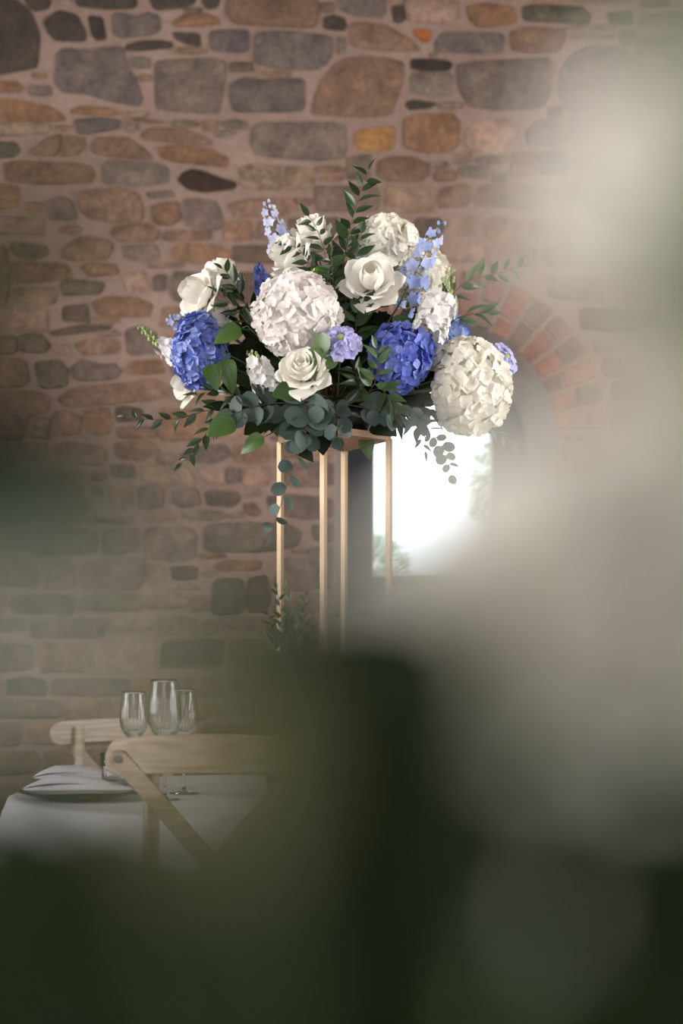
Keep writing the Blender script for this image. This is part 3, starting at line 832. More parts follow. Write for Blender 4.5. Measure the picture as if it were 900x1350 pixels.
def delphinium(base, p0, p1, mat, label, nf=14, fl=.015, spread=.03, seed=0, buds=5, group='delphinium spikes'):
    """spike whose florets sit along p0 (bottom) to p1 (tip)"""
    rng = random.Random(seed); root = empty('delphinium', base, label, 'delphinium', group)
    p0 = Vector(p0); p1 = Vector(p1); ax = (p1 - p0).normalized()
    stem_part(root, [base, Vector(base).lerp(p0, .5), p0, p1], [.003, .003, .0025, .0012])
    for i in range(nf):
        t = (i + .5) / nf; a = i * 2.4 + rng.uniform(-.3, .3)
        u = ax.orthogonal().normalized(); s = ax.cross(u)
        d = (u * math.cos(a) + s * math.sin(a)); sp = spread * (1 - .55 * t)
        foot = p0.lerp(p1, t * .86); pos = foot + d * sp + ax * .004
        fo = link('floret', rng.choice(DF), M[mat], root, normal_matrix(pos - root.location, d + ax * .1 + Vector((0, -.8, 0)), fl * (1 - .35 * t) * rng.uniform(.85, 1.15), rng.uniform(0, 6)))
        stem_part(root, [foot, pos], .0009, 'stem', 'flower_stalk', 4)
    for i in range(buds):
        t = .8 + .2 * i / max(1, buds - 1); a = i * 2.4
        u = ax.orthogonal().normalized(); s = ax.cross(u)
        pos = p0.lerp(p1, t) + (u * math.cos(a) + s * math.sin(a)) * .008
        MB().ell(pos - root.location, (.004, .004, .0055), 7, 5).build('bud', M[mat], root, smooth=True)
    return root

def stock(base, p0, p1, label, nf=16, fl=.014, spread=.02, buds=8, seed=0, nbud=.35):
    rng = random.Random(seed); root = empty('white_stock', base, label, 'stock flower', 'white stocks')
    p0 = Vector(p0); p1 = Vector(p1); ax = (p1 - p0).normalized()
    stem_part(root, [base, Vector(base).lerp(p0, .5), p0, p1], [.003, .003, .003, .002], 'stem_pale')
    u = ax.orthogonal().normalized(); s = ax.cross(u)
    for i in range(nf):
        t = (i + .5) / nf * (1 - nbud); a = i * 2.4 + rng.uniform(-.3, .3)
        d = (u * math.cos(a) + s * math.sin(a))
        pos = p0.lerp(p1, t) + d * spread * rng.uniform(.8, 1.1)
        link('floret', rng.choice(SF), M['stock'], root, normal_matrix(pos - root.location, d + ax * .2, fl * rng.uniform(.85, 1.15), rng.uniform(0, 6)))
    for i in range(buds):
        t = 1 - nbud + nbud * (i + .5) / buds; a = i * 2.4
        d = (u * math.cos(a) + s * math.sin(a)); q = 1 - .5 * (i / buds)
        pos = p0.lerp(p1, t) + d * spread * .55 * q
        MB().ell(pos - root.location, (.0052 * q, .0052 * q, .0075 * q), 8, 6).build('bud', M['bud'], root, smooth=True)
    return root

def scabious(base, c, n, r, label, seed=0):
    rng = random.Random(seed); root = empty('scabious', base, label, 'scabious', 'lilac scabious')
    c = Vector(c); n = Vector(n).normalized(); u = n.orthogonal().normalized(); s = n.cross(u)
    off = c - root.location
    for ringn, rr, up in ((9, .78, .0), (7, .5, .25)):
        for k in range(ringn):
            a = 2 * PI * k / ringn + rng.uniform(-.1, .1) + ringn
            d = u * math.cos(a) + s * math.sin(a)
            link('petal', rng.choice(SF), M['scab'], root, normal_matrix(off + d * r * rr + n * r * up, n + d * .5, r * .42 * rng.uniform(.9, 1.15), rng.uniform(0, 6)))
    MB().ell(off + n * r * .3, r * .3, 10, 6).build('flower_centre', M['bud'], root, smooth=True)
    for k in range(6):
        a = 2 * PI * k / 6; d = u * math.cos(a) + s * math.sin(a)
        link('bract', SEPAL, M['ruscus_pale'], root, frame_matrix(off - n * r * .2, d, n, r * .8))
    stem_part(root, arc(base, c - n * r * .2), .002)
    return root

def branch(base, pts, leaf, mat, size, label, nleaf=None, group=None, name='foliage_branch', stemmat='twig', cat='foliage', face=(0, -1, .2),
           seed=0, ang=.75, both=False, start=0.0, taper=.45, stem_r=.0016, droop=0.0, bare=True, tumble=.45):
    """twig through pts with leaves set alternately (or in pairs) along it"""
    rng = random.Random(seed); root = empty(name, base, label, cat, group)
    pts = [Vector(p) for p in pts]
    full = ([Vector(base)] if bare else []) + pts
    # smooth the run
    for _ in range(2):
        q = [full[0]]
        for a, b_ in zip(full, full[1:]): q += [a.lerp(b_, .25), a.lerp(b_, .75)]
        full = q + [full[-1]]
    L = [0]
    for a, b_ in zip(full, full[1:]): L.append(L[-1] + (b_ - a).length)
    stem_part(root, full, [stem_r * (1 - .6 * l / L[-1]) for l in L], stemmat)
    bare_len = (pts[0] - Vector(base)).length if bare else 0
    s0 = bare_len + start * (L[-1] - bare_len)
    if nleaf is None: nleaf = max(4, int((L[-1] - s0) / (size * .3)))
    def at(s):
        for i in range(len(L) - 1):
            if L[i + 1] >= s or i == len(L) - 2:
                t = (s - L[i]) / max(1e-6, L[i + 1] - L[i])
                return full[i].lerp(full[i + 1], min(1, t)), (full[i + 1] - full[i]).normalized()
    face = Vector(face)
    for i in range(nleaf):
        s = s0 + (L[-1] - s0) * (i + .3) / nleaf
        p, d = at(s)
        side = d.cross(face).normalized()
        for sg in ((1, -1) if both else ((1,) if i % 2 else (-1,))):
            an = ang * rng.uniform(.7, 1.3) if i < nleaf - 1 else .1
            ld = d * math.cos(an) + side * sg * math.sin(an) + Vector((rng.gauss(0, .15), rng.gauss(0, .2), rng.gauss(0, .12) - droop))
            up = face + Vector((rng.gauss(0, tumble), rng.gauss(0, tumble * .67), rng.gauss(0, tumble)))
            k = size * (1 - taper * (i / nleaf)) * rng.uniform(.8, 1.15)
            link('leaf', rng.choice(LEAF[leaf]), M[mat], root, frame_matrix(p - root.location, ld, up, k))
    return root

def big_leaf(base, p0, p1, mat, label, width_scale=1.0, face=(0, -1, .3), shape='ovate', group='single large leaves', var=0, name='large_leaf'):
    p0 = Vector(p0); p1 = Vector(p1)
    root = empty(name, base, label, 'leaf', group)
    m = frame_matrix(p0 - root.location, p1 - p0, face, (p1 - p0).length) @ Matrix.Diagonal((width_scale, 1, 1, 1))
    link('leaf_blade', LEAF[shape][var], M[mat], root, m)
    stem_part(root, [base, p0 - (p1 - p0) * .15, p0], .0016)
    return root

# ------------------------------------------------------------------ table, cloth, stand
TC = Vector((-0.02, 3.47, 0)); TR = 0.77; TZ = 0.722
t = empty('round_table', TC, 'round banqueting table under a white cloth, below the gold stand', 'table')
MB().lathe([(0, .685), (TR - .02, .685), (TR - .02, .715), (0, .715)], 48).build('tabletop', M['darkwood'], t)
for k in range(4):
    a = PI / 4 + PI / 2 * k
    MB().bar((.5 * math.cos(a), .5 * math.sin(a), 0), (.5 * math.cos(a), .5 * math.sin(a), .685), .05, .05).build('leg', M['darkwood'], t)
b = MB(); NA = 144; prof = [(0, 0), (.4, 0), (.75, 0), (TR - .01, -.0005), (TR + .004, -.006), (TR + .010, -.03), (TR + .018, -.09), (TR + .03, -.15), (TR + .04, -.22)]
def fold(j, a):
    k = max(0, j - 4) / 4
    return k * (.022 * math.sin(a * 17 + .6 * math.sin(a * 3)) + .012 * math.sin(a * 31 + 1))
b.lathe([(r, TZ + z) for r, z in prof], NA, (0, 0, 0), fold)
cl = b.build('tablecloth', M['linen'], None, smooth=True); cl.location = TC
tag(cl, 'white linen cloth over the round table with napkins and glasses', 'tablecloth')

# gold stand, a tall open box of square tube turned a little off square
SD = 3.47
top_z = P(0, 581, SD).z                    # underside of the top sheet
sc_ = Vector(((440.5 - 450) / F * SD, SD, TZ + .002))
half_d = 76.3 / F * SD
th = math.asin(14 / 76.3)
def corner(k, z, inset=1.0):
    # k: 0 front, 1 right, 2 back, 3 left
    v = [(-math.sin(th), -math.cos(th)), (math.cos(th), -math.sin(th)), (math.sin(th), math.cos(th)), (-math.cos(th), math.sin(th))][k]
    return Vector((v[0] * half_d * inset, v[1] * half_d * inset, z))
stand = empty('gold_flower_stand', sc_, 'tall slim gold metal flower stand with four square posts on the table', 'flower stand')
H = top_z - sc_.z; PW = .0125
rot = Vector((math.cos(th + PI / 4), math.sin(th + PI / 4), 0))
for k in range(4):
    c = corner(k, 0, .955)
    MB().bar(c, c + Vector((0, 0, H)), PW, PW, (rot.x, rot.y, 0)).build('post', M['gold'], stand)
for k in range(4):
    a, d = corner(k, .006, .955), corner((k + 1) % 4, .006, .955)
    MB().bar(a, d, .012, .012).build('base_rail', M['gold'], stand)
    a, d = corner(k, H + .004, .97), corner((k + 1) % 4, H + .004, .97)
    MB().bar(a, d, .008, .016).build('top_rail', M['gold'], stand)
b = MB(); vs = [corner(k, H, .97) for k in range(4)] + [corner(k, H + .006, .97) for k in range(4)]
b.add(vs, [(3,2,1,0),(4,5,6,7),(0,1,5,4),(1,2,6,5),(2,3,7,6),(3,0,4,7)]); b.build('top_plate', M['copper'], stand)
bc = Vector((sc_.x, SD, top_z + .0075))
bowl = MB().lathe([(0, 0), (.075, 0), (.092, .035), (.098, .058), (.092, .058), (.085, .036), (.07, .008), (0, .008)], 32).build('black_bowl', M['black'], None, smooth=True)
bowl.location = bc; tag(bowl, 'shallow black bowl on the gold stand, mostly hidden by leaves', 'bowl')
foam = MB().lathe([(0, .01), (.066, .01), (.072, .05), (.06, .085), (0, .10)], 20).build('flower_foam', M['inner'], None, smooth=True)
foam.location = bc; tag(foam, 'dark green block of foam in the black bowl holding the stems', 'flower foam')

# ------------------------------------------------------------------ tall arrangement
rb = random.Random(5)
def B():   # where a stem enters the foam
    a = rb.uniform(0, 2 * PI); q = rb.uniform(0, .045)
    return bc + Vector((q * math.cos(a), q * math.sin(a), .07 + rb.uniform(0, .012)))
D = SD
# hydrangeas
hydrangea(B(), P(391, 417, D - .17), .098, 'white_h', 'large white hydrangea head left of centre above the front rose', 230, .0175, 'white hydrangeas', (1.02, .9, .98), 1)
hydrangea(B(), P(507, 322, D + .04), .078, 'cream_h', 'cream hydrangea at the top behind the star-shaped rose', 170, .017, 'white hydrangeas', (1.0, .9, .8), 2)
hydrangea(B(), P(561, 368, D + .07), .074, 'cream_h', 'cream hydrangea half hidden behind the sky blue delphinium', 150, .017, 'white hydrangeas', (.7, .8, 1.1), 3)
hydrangea(B(), P(617, 507, D - .12), .096, 'cream_h', 'big cream hydrangea hanging low in front of the window', 260, .0175, 'white hydrangeas', (.98, .85, 1.12), 4)
hydrangea(B(), P(264, 468, D - .10), .072, 'blue_h', 'blue hydrangea at the left end above the small side rose', 240, .0125, 'blue hydrangeas', (.86, .8, 1.15), 5)
hydrangea(B(), P(527, 470, D - .15), .074, 'deep_h', 'deep blue hydrangea right of centre below the star-shaped rose', 260, .0118, 'blue hydrangeas', (.98, .8, 1.08), 6)
hydrangea(B(), P(593, 440, D - .02), .046, 'pale_h', 'small pale blue hydrangea wedged behind the white stock', 120, .0115, 'blue hydrangeas', (.9, .8, 1), 7)
# roses
rose(B(), P(490, 367, D - .16), (-.05, -.9, .38), .063, 'star-shaped open ivory rose with pointed petals, upper centre', ROSE_STAR, roll=.3)
rose(B(), P(399, 484, D - .26), (-.12, -.9, .42), .058, 'full open ivory rose at the front, just under the large white hydrangea', ROSE_OPEN, roll=.9)
rose(B(), P(258, 386, D - .05), (-.75, -.55, .28), .064, 'ivory rose seen from the side with drooping petals, far left', ROSE_STAR, roll=.5)
rose(B(), P(293, 362, D - .02), (.1, -.35, .9), .056, 'half open ivory rose behind the far left rose', ROSE_HALF, roll=.2)
rose(B(), P(411, 309, D + .0), (-.12, -.45, .85), .066, 'ivory rose at the top left beside the tall dark sprig', ROSE_HALF, roll=1.2)
rose(B(), P(381, 336, D - .06), (-.7, -.45, .5), .066, 'ivory rose leaning left just above the large white hydrangea', ROSE_HALF, roll=.1)
rose(B(), P(241, 506, D - .04), (-.75, -.5, .15), .044, 'small ivory rose below the left blue hydrangea', ROSE_STAR, roll=.4)
rose(B(), P(288, 420, D - .03), (-.3, -.6, .7), .05, 'partly hidden ivory rose between far left rose and blue hydrangea', ROSE_HALF, roll=.7)
# delphiniums
delphinium(B(), P(374, 332, D - .0), P(350, 266, D - .0), 'delph_lilac', 'pale lilac delphinium tip standing out at the top left', 20, .0165, .027, 1, 6)
delphinium(B(), P(352, 395, D - .02), P(340, 350, D - .02), 'delph_deep', 'dark blue delphinium tip left of the large white hydrangea', 26, .0105, .022, 2, 8)
delphinium(B(), P(524, 405, D - .10), P(582, 292, D - .06), 'delph', 'sky blue delphinium spike slanting across the cream hydrangea', 28, .020, .036, 3, 6)
delphinium(B(), P(262, 436, D - .04), P(222, 418, D - .05), 'delph_grey', 'grey blue delphinium with green buds at the far left', 14, .016, .026, 4, 6)
delphinium(B(), P(490, 340, D + .02), P(463, 312, D + .01), 'delph_lilac', 'few lilac delphinium florets behind the tall dark sprig', 7, .011, .02, 5, 3)
# stocks
stock(B(), P(243, 478, D - .06), P(183, 430, D - .08), 'white stock with green buds pointing out at the far left', 13, .015, .018, 14, 1, .45)
stock(B(), P(356, 520, D - .19), P(331, 463, D - .20), 'white stock beside the front rose with pale buds', 26, .0145, .023, 8, 2, .25)
stock(B(), P(562, 446, D - .17), P(597, 352, D - .13), 'white stock with tall green bud tip on the right', 40, .018, .034, 18, 3, .45)
# scabious
scabious(B(), P(449, 452, D - .24), (.05, -.9, .4), .042, 'lilac scabious right of the large white hydrangea, near the middle', 1)
scabious(B(), P(662, 474, D - .13), (.5, -.75, .25), .038, 'lilac scabious at the far right beside the brick arch', 2)

# leafy branches
branch(B(), [P(440, 440, D - .06), P(455, 330, D - .04), P(466, 280, D - .03), P(488, 220, D - .02)], 'ruscus', 'ruscus', .072, 'tall dark glossy sprig rising highest from the top', 30, 'dark leafy branches', seed=1, ang=.8, taper=.3)
branch(B(), [P(436, 400, D - .08), P(430, 340, D - .08), P(418, 300, D - .08), P(405, 283, D - .08)], 'ruscus', 'ruscus', .064, 'dark sprig leaning over the top left rose', 18, 'dark leafy branches', seed=2, ang=.9)
branch(B(), [P(430, 410, D - .10), P(412, 352, D - .10), P(392, 325, D - .10), P(372, 322, D - .10)], 'ruscus', 'ruscus', .056, 'dark sprig arching over the left-leaning rose', 14, 'dark leafy branches', seed=3, ang=.8)
branch(B(), [P(460, 420, D - .06), P(470, 330, D - .08), P(478, 303, D - .08)], 'ruscus', 'ruscus', .064, 'short dark sprig in front of the top cream hydrangea', 13, 'dark leafy branches', seed=4, ang=.8)
branch(B(), [P(330, 530, D - .08), P(275, 540, D - .10), P(225, 555, D - .11), P(160, 550, D - .12)], 'ruscus', 'ruscus', .052, 'thin dark twig trailing furthest out to the left', 15, 'dark leafy branches', seed=5, ang=.65)
branch(B(), [P(320, 540, D - .10), P(280, 560, D - .12), P(258, 590, D - .13), P(236, 614, D - .13)], 'ruscus', 'ruscus', .050, 'dark twig hanging down at the lower left', 11, 'dark leafy branches', seed=6, ang=.5, start=.2)
branch(B(), [P(320, 400, D - .04), P(310, 372, D - .06), P(290, 350, D - .08)], 'ruscus', 'ruscus', .056, 'dark leaves crossing in front of the half open left rose', 7, 'dark leafy branches', seed=7, ang=.7)
branch(B(), [P(340, 440, D - .08), P(305, 400, D - .08), P(285, 385, D - .08)], 'ruscus', 'ruscus', .058, 'dark sprig between the far left rose and large white hydrangea', 9, 'dark leafy branches', seed=8, ang=.8)
branch(B(), [P(585, 400, D - .02), P(615, 368, D - .03), P(660, 360, D - .04), P(715, 343, D - .06)], 'ruscus', 'ruscus_pale', .062, 'leafy twig reaching out at the upper right over the brick arch', 16, 'dark leafy branches', seed=9, ang=.85)
branch(B(), [P(590, 425, D - .05), P(615, 414, D - .08), P(650, 412, D - .1)], 'ruscus', 'ruscus_pale', .066, 'mid green leaves poking right above the white stock', 6, 'dark leafy branches', seed=10, ang=.5)
branch(B(), [P(490, 520, D - .20), P(500, 480, D - .24), P(495, 455, D - .25)], 'ruscus', 'ruscus_pale', .066, 'glossy mid green sprig in front of the deep blue hydrangea', 9, 'dark leafy branches', seed=11, ang=.9)
branch(B(), [P(500, 505, D - .22), P(515, 530, D - .25), P(522, 550, D - .26)], 'ruscus', 'ruscus', .07, 'glossy drooping leaves above the right corner of the stand', 7, 'dark leafy branches', seed=12, ang=.6)
branch(B(), [P(330, 530, D - .12), P(290, 515, D - .14), P(255, 520, D - .15)], 'ruscus', 'ruscus', .06, 'dark leaves in front of the small side rose', 8, 'dark leafy branches', seed=13, ang=.7)
branch(B(), [P(620, 555, D - .05), P(645, 562, D - .05), P(680, 590, D - .06)], 'ruscus', 'ruscus_pale', .045, 'thin pale twig below the low cream hydrangea', 8, 'dark leafy branches', seed=14, ang=.6)

branch(B(), [P(440, 430, D - .10), P(440, 380, D - .13), P(436, 335, D - .13)], 'ruscus', 'ruscus', .066, 'dark glossy sprig between the large white hydrangea and star-shaped rose', 16, 'dark leafy branches', seed=15, ang=1.0)
branch(B(), [P(470, 460, D - .12), P(468, 420, D - .16), P(480, 395, D - .16)], 'ruscus', 'ruscus', .066, 'dark glossy sprig directly under the star-shaped rose', 12, 'dark leafy branches', seed=16, ang=1.0)
branch(B(), [P(480, 520, D - .18), P(470, 500, D - .22), P(465, 480, D - .22)], 'ruscus', 'ruscus', .06, 'dark leaves below the middle scabious', 12, 'dark leafy branches', seed=17, ang=1.1)
# eucalyptus
branch(B(), [P(400, 545, D - .22), P(402, 575, D - .25), P(392, 600, D - .24), P(378, 640, D - .22), P(362, 690, D - .20), P(352, 716, D - .19)], 'euca', 'euca', .05, 'long eucalyptus strand trailing down beside the left post', 13, 'eucalyptus strands', name='eucalyptus_branch', seed=21, both=False, ang=1.1, taper=.45, droop=.1, tumble=1.1)
branch(B(), [P(405, 520, D - .24), P(404, 545, D - .27), P(400, 575, D - .28)], 'euca', 'euca', .068, 'cluster of round eucalyptus leaves right below the front rose', 6, 'eucalyptus strands', name='eucalyptus_branch', seed=22, both=True, ang=1.0, taper=.2)
branch(B(), [P(440, 525, D - .22), P(446, 555, D - .25), P(444, 584, D - .25)], 'euca', 'euca', .044, 'small eucalyptus sprig over the front edge of the stand', 5, 'eucalyptus strands', name='eucalyptus_branch', seed=23, both=True, ang=1.0, taper=.3)
branch(B(), [P(370, 530, D - .20), P(335, 535, D - .22), P(300, 548, D - .22)], 'euca', 'euca', .058, 'eucalyptus leaves spread out below the front white stock', 6, 'eucalyptus strands', name='eucalyptus_branch', seed=24, both=True, ang=1.0, taper=.3)
branch(B(), [P(545, 545, D - .14), P(565, 565, D - .16), P(585, 590, D - .16), P(598, 634, D - .16)], 'euca', 'euca', .036, 'eucalyptus strand hanging dark against the bright window', 8, 'eucalyptus strands', name='eucalyptus_branch', seed=25, both=True, ang=.9, taper=.4, tumble=.9)
branch(B(), [P(535, 540, D - .16), P(550, 560, D - .18), P(562, 600, D - .18)], 'ruscus', 'euca', .05, 'narrow-leaved eucalyptus twig hanging just right of the stand', 8, 'eucalyptus strands', name='eucalyptus_branch', seed=26, ang=.8)
branch(B(), [P(430, 500, D - .22), P(425, 480, D - .25), P(424, 460, D - .26)], 'euca', 'ruscus_pale', .048, 'two-toned round leaves between front rose and scabious', 4, 'eucalyptus strands', name='eucalyptus_branch', seed=27, both=False, ang=.8, taper=.1)
branch(B(), [P(470, 535, D - .18), P(520, 545, D - .2), P(560, 552, D - .2)], 'euca', 'euca', .05, 'eucalyptus spray along the right rim of the stand', 7, 'eucalyptus strands', name='eucalyptus_branch', seed=28, both=True, ang=1.0)

# single broad leaves
for i, (a, q, mt, ws, lab) in enumerate([
    ((312, 553, .24), (272, 570, .26), 'hleaf', 1.15, 'broad bright green leaf hanging at the lower left'),
    ((350, 575, .24), (316, 592, .25), 'hleaf', 1.0, 'broad green leaf left of the stand corner'),
    ((340, 560, .22), (322, 572, .24), 'inner', 1.2, 'broad dark green leaf above the stand corner'),
    ((276, 478, .22), (286, 512, .24), 'hleaf', .95, 'veined leaf hanging below the left blue hydrangea stem'),
    ((295, 470, .22), (306, 513, .24), 'hleaf', .9, 'second veined leaf hanging beside the left blue hydrangea'),
    ((395, 512, .24), (358, 520, .26), 'hleaf', 1.1, 'veined dark leaf under the front white stock'),
    ((320, 432, .18), (282, 448, .20), 'hleaf', 1.0, 'veined leaf right of the left blue hydrangea'),
    ((432, 362, .10), (414, 352, .12), 'limeleaf', 1.2, 'yellow green leaf inside the top foliage'),
    ((458, 366, .08), (470, 346, .10), 'limeleaf', 1.1, 'second yellow green leaf beside the star-shaped rose'),
    ((420, 555, .20), (426, 595, .23), 'inner', 1.2, 'broad dark leaf folded over the front edge of the stand'),
    ((385, 580, .22), (410, 600, .25), 'inner', 1.2, 'dark leaf curling around the left post of the stand'),
    ((490, 555, .16), (522, 572, .20), 'inner', 1.1, 'dark leaf lying over the right corner of the stand'),
    ((515, 430, .14), (540, 418, .16), 'hleaf', 1.1, 'green leaf on top of the deep blue hydrangea'),
    ((480, 575, .0), (487, 600, .02), 'ruscus_pale', 1.2, 'pale leaf tip hanging under the stand top at the back'),
    ((632, 470, .05), (640, 445, .06), 'ruscus_pale', 1.0, 'green leaf between the low cream hydrangea and lilac scabious'),
]):
    big_leaf(B(), P(a[0], a[1], D - a[2]), P(q[0], q[1], D - q[2]), mt, lab, ws, var=i % 3)

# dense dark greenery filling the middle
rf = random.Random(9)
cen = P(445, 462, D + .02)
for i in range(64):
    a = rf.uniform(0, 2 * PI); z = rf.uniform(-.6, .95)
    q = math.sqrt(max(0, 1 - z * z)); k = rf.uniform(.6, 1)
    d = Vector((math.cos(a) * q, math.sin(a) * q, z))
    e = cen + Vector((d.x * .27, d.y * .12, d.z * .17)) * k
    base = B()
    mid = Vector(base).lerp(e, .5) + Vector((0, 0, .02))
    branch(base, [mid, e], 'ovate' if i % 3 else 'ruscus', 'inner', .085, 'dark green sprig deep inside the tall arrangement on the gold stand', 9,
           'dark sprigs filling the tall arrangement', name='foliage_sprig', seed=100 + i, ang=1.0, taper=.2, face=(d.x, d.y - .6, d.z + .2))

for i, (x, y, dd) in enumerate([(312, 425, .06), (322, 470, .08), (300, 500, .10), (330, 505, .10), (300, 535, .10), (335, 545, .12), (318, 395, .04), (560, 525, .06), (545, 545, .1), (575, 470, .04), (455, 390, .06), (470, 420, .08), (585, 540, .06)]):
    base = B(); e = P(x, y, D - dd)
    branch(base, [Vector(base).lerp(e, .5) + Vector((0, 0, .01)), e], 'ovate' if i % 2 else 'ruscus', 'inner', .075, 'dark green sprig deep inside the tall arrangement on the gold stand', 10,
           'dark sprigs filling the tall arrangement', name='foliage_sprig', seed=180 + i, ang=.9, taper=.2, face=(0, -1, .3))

# ------------------------------------------------------------------ low foliage at the foot of the stand
lb = Vector((P(385, 0, SD - .06).x, SD - .17, TZ))
pot = MB().lathe([(0, 0), (.05, 0), (.065, .07), (.06, .07), (.045, .01), (0, .01)], 24).build('black_pot', M['black'], None, smooth=True)
pot.location = lb + Vector((0, 0, .001)); tag(pot, 'small black pot at the foot of the gold stand holding foliage', 'pot')
for i, (x, y, sd) in enumerate([(364, 772, 1), (378, 768, 2), (402, 782, 3), (394, 795, 4), (352, 800, 5), (366, 812, 6), (412, 815, 7), (340, 830, 8), (384, 820, 9)]):
    e = P(x, y, lb.y - .01); base = lb + Vector((.012 * math.cos(i), .012 * math.sin(i), .06))
    mid = base.lerp(e, .55) + Vector((.01, 0, .02))
    branch(base, [mid, e], 'ruscus', 'ruscus_pale' if i % 2 else 'ruscus', .038, 'small grey-green sprig standing at the foot of the gold stand', 12,
           'sprigs at the foot of the stand', name='foliage_sprig', seed=60 + i, ang=.6, taper=.5, start=.1)

# ------------------------------------------------------------------ place settings
def plate(x, y, r, lab):
    o = MB().lathe([(0, .003), (r * .62, .003), (r * .72, .006), (r, .017), (r + .002, .019), (r, .0205), (r * .7, .010), (r * .6, .0065), (0, .0065)], 56).build('glass_plate', M['glass'], None, smooth=True)
    o.location = (x, y, TZ + .001); tag(o, lab, 'plate', 'glass charger plates'); return o
def napkin(x, y, z, lx, ly, h, rz, lab, seed):
    """linen napkin folded into a long soft parcel, tapering at its ends, with a pleat across"""
    rng = random.Random(seed)
    root = empty('napkin', (x, y, z), lab, 'napkin', 'folded napkins', rz=rz)
    for layer in range(2):
        b = MB(); nx, ny = 26, 8; vs = []
        lo, hi = h * (0, .5)[layer], h * (.62, 1)[layer]
        sx = (1, .86)[layer]; sh = (0, -.02)[layer]
        for side in (0, 1):
            for i in range(nx + 1):
                u = -1 + 2 * i / nx
                taper = 1 - .55 * abs(u) ** 2.2
                lens = (1 - abs(u) ** 2.4) * .85 + .15
                for j in range(ny + 1):
                    v = -1 + 2 * j / ny
                    edge = (1 - abs(v) ** 6)
                    wv = .0022 * math.sin(u * 5 + layer * 2 + seed) + .0012 * math.sin(u * 11 + v * 3)
                    bend = lo * lens + .0008
                    zz = bend if side == 0 else bend + (hi - lo) * lens * (.25 + .75 * edge) + wv * edge
                    vs.append((u * lx / 2 * sx + sh, v * ly / 2 * taper * sx, zz))
        m_ = (nx + 1) * (ny + 1); fs = []
        for i in range(nx):
            for j in range(ny):
                a_ = i * (ny + 1) + j
                fs += [(a_, a_ + 1, a_ + ny + 2, a_ + ny + 1), (m_ + a_, m_ + a_ + ny + 1, m_ + a_ + ny + 2, m_ + a_ + 1)]
        rim = [i * (ny + 1) for i in range(nx + 1)] + [nx * (ny + 1) + j for j in range(1, ny + 1)] + [i * (ny + 1) + ny for i in range(nx - 1, -1, -1)] + [j for j in range(ny - 1, 0, -1)]
        for p, q in zip(rim, rim[1:] + rim[:1]): fs.append((p, q, m_ + q, m_ + p))
        b.add(vs, fs); b.build('fold', M['napkin'], root, smooth=True)
    return root
plate(-.585, 3.19, .135, 'clear glass plate with a bright rim under the nearer napkin')
napkin(-.59, 3.19, TZ + .0225, .235, .13, .032, .08, 'folded white napkin on the nearer glass plate', 1)
plate(-.640, 3.60, .125, 'clear glass plate under the farther napkin')
napkin(-.665, 3.60, TZ + .0225, .215, .12, .032, -.05, 'folded white napkin lying farther back on the table', 2)

def wine_glass(x, y, h, bowl_h, br, lab):
    root = empty('wine_glass', (x, y, TZ + .001), lab, 'wine glass', 'ribbed wine glasses')
    z0 = h - bowl_h; t_ = .0012
    out_ = []
    N = 16
    for i in range(N + 1):
        v = i / N
        r = br * (math.sin(min(1, v / .42) * PI / 2) ** .62 if v < .42 else 1 - .16 * ((v - .42) / .58) ** 1.6)
        out_.append((max(r, .004), z0 + bowl_h * v))
    inn = [(max(r - t_ * (1 + 1.5 * (i < 3)), .001), z + t_ * (2.2 if i < 3 else 0)) for i, (r, z) in enumerate(out_)][::-1]
    rip = lambda j, a: .0006 * math.cos(a * 28) if 2 <= j <= 11 else 0
    MB().lathe(out_ + inn, 112, ripple=rip).build('bowl', M['glass'], root, smooth=True)
    MB().lathe([(.0, .0005), (.034, .0005), (.035, .002), (.02, .0035), (.006, .007), (.004, .02), (.0038, z0 - .012), (.0045, z0 + .0005), (0, z0 + .0005)], 24).build('stem_and_foot', M['glass'], root, smooth=True)
    return root
wine_glass(-.490, 3.36, .242, .118, .0335, 'ribbed wine glass nearest the left, in front of the far chair')
wine_glass(-.395, 3.17, .268, .140, .0375, 'taller ribbed wine glass just behind the near chair rail')
wine_glass(-.372, 3.36, .248, .128, .0335, 'third ribbed wine glass, partly hidden behind the taller one')
tz = [(0, .0), (.028, .0), (.033, .05), (.036, .092), (.0348, .092), (.0318, .05), (.0265, .009), (0, .009)]
o = MB().lathe(tz, 96, ripple=lambda j, a: .0006 * math.cos(a * 20) if j in (1, 2) else 0).build('water_tumbler', M['glass'], None, smooth=True)
o.location = (-.553, 3.47, TZ + .001); tag(o, 'short ribbed water tumbler between the napkins and the near chair', 'tumbler')

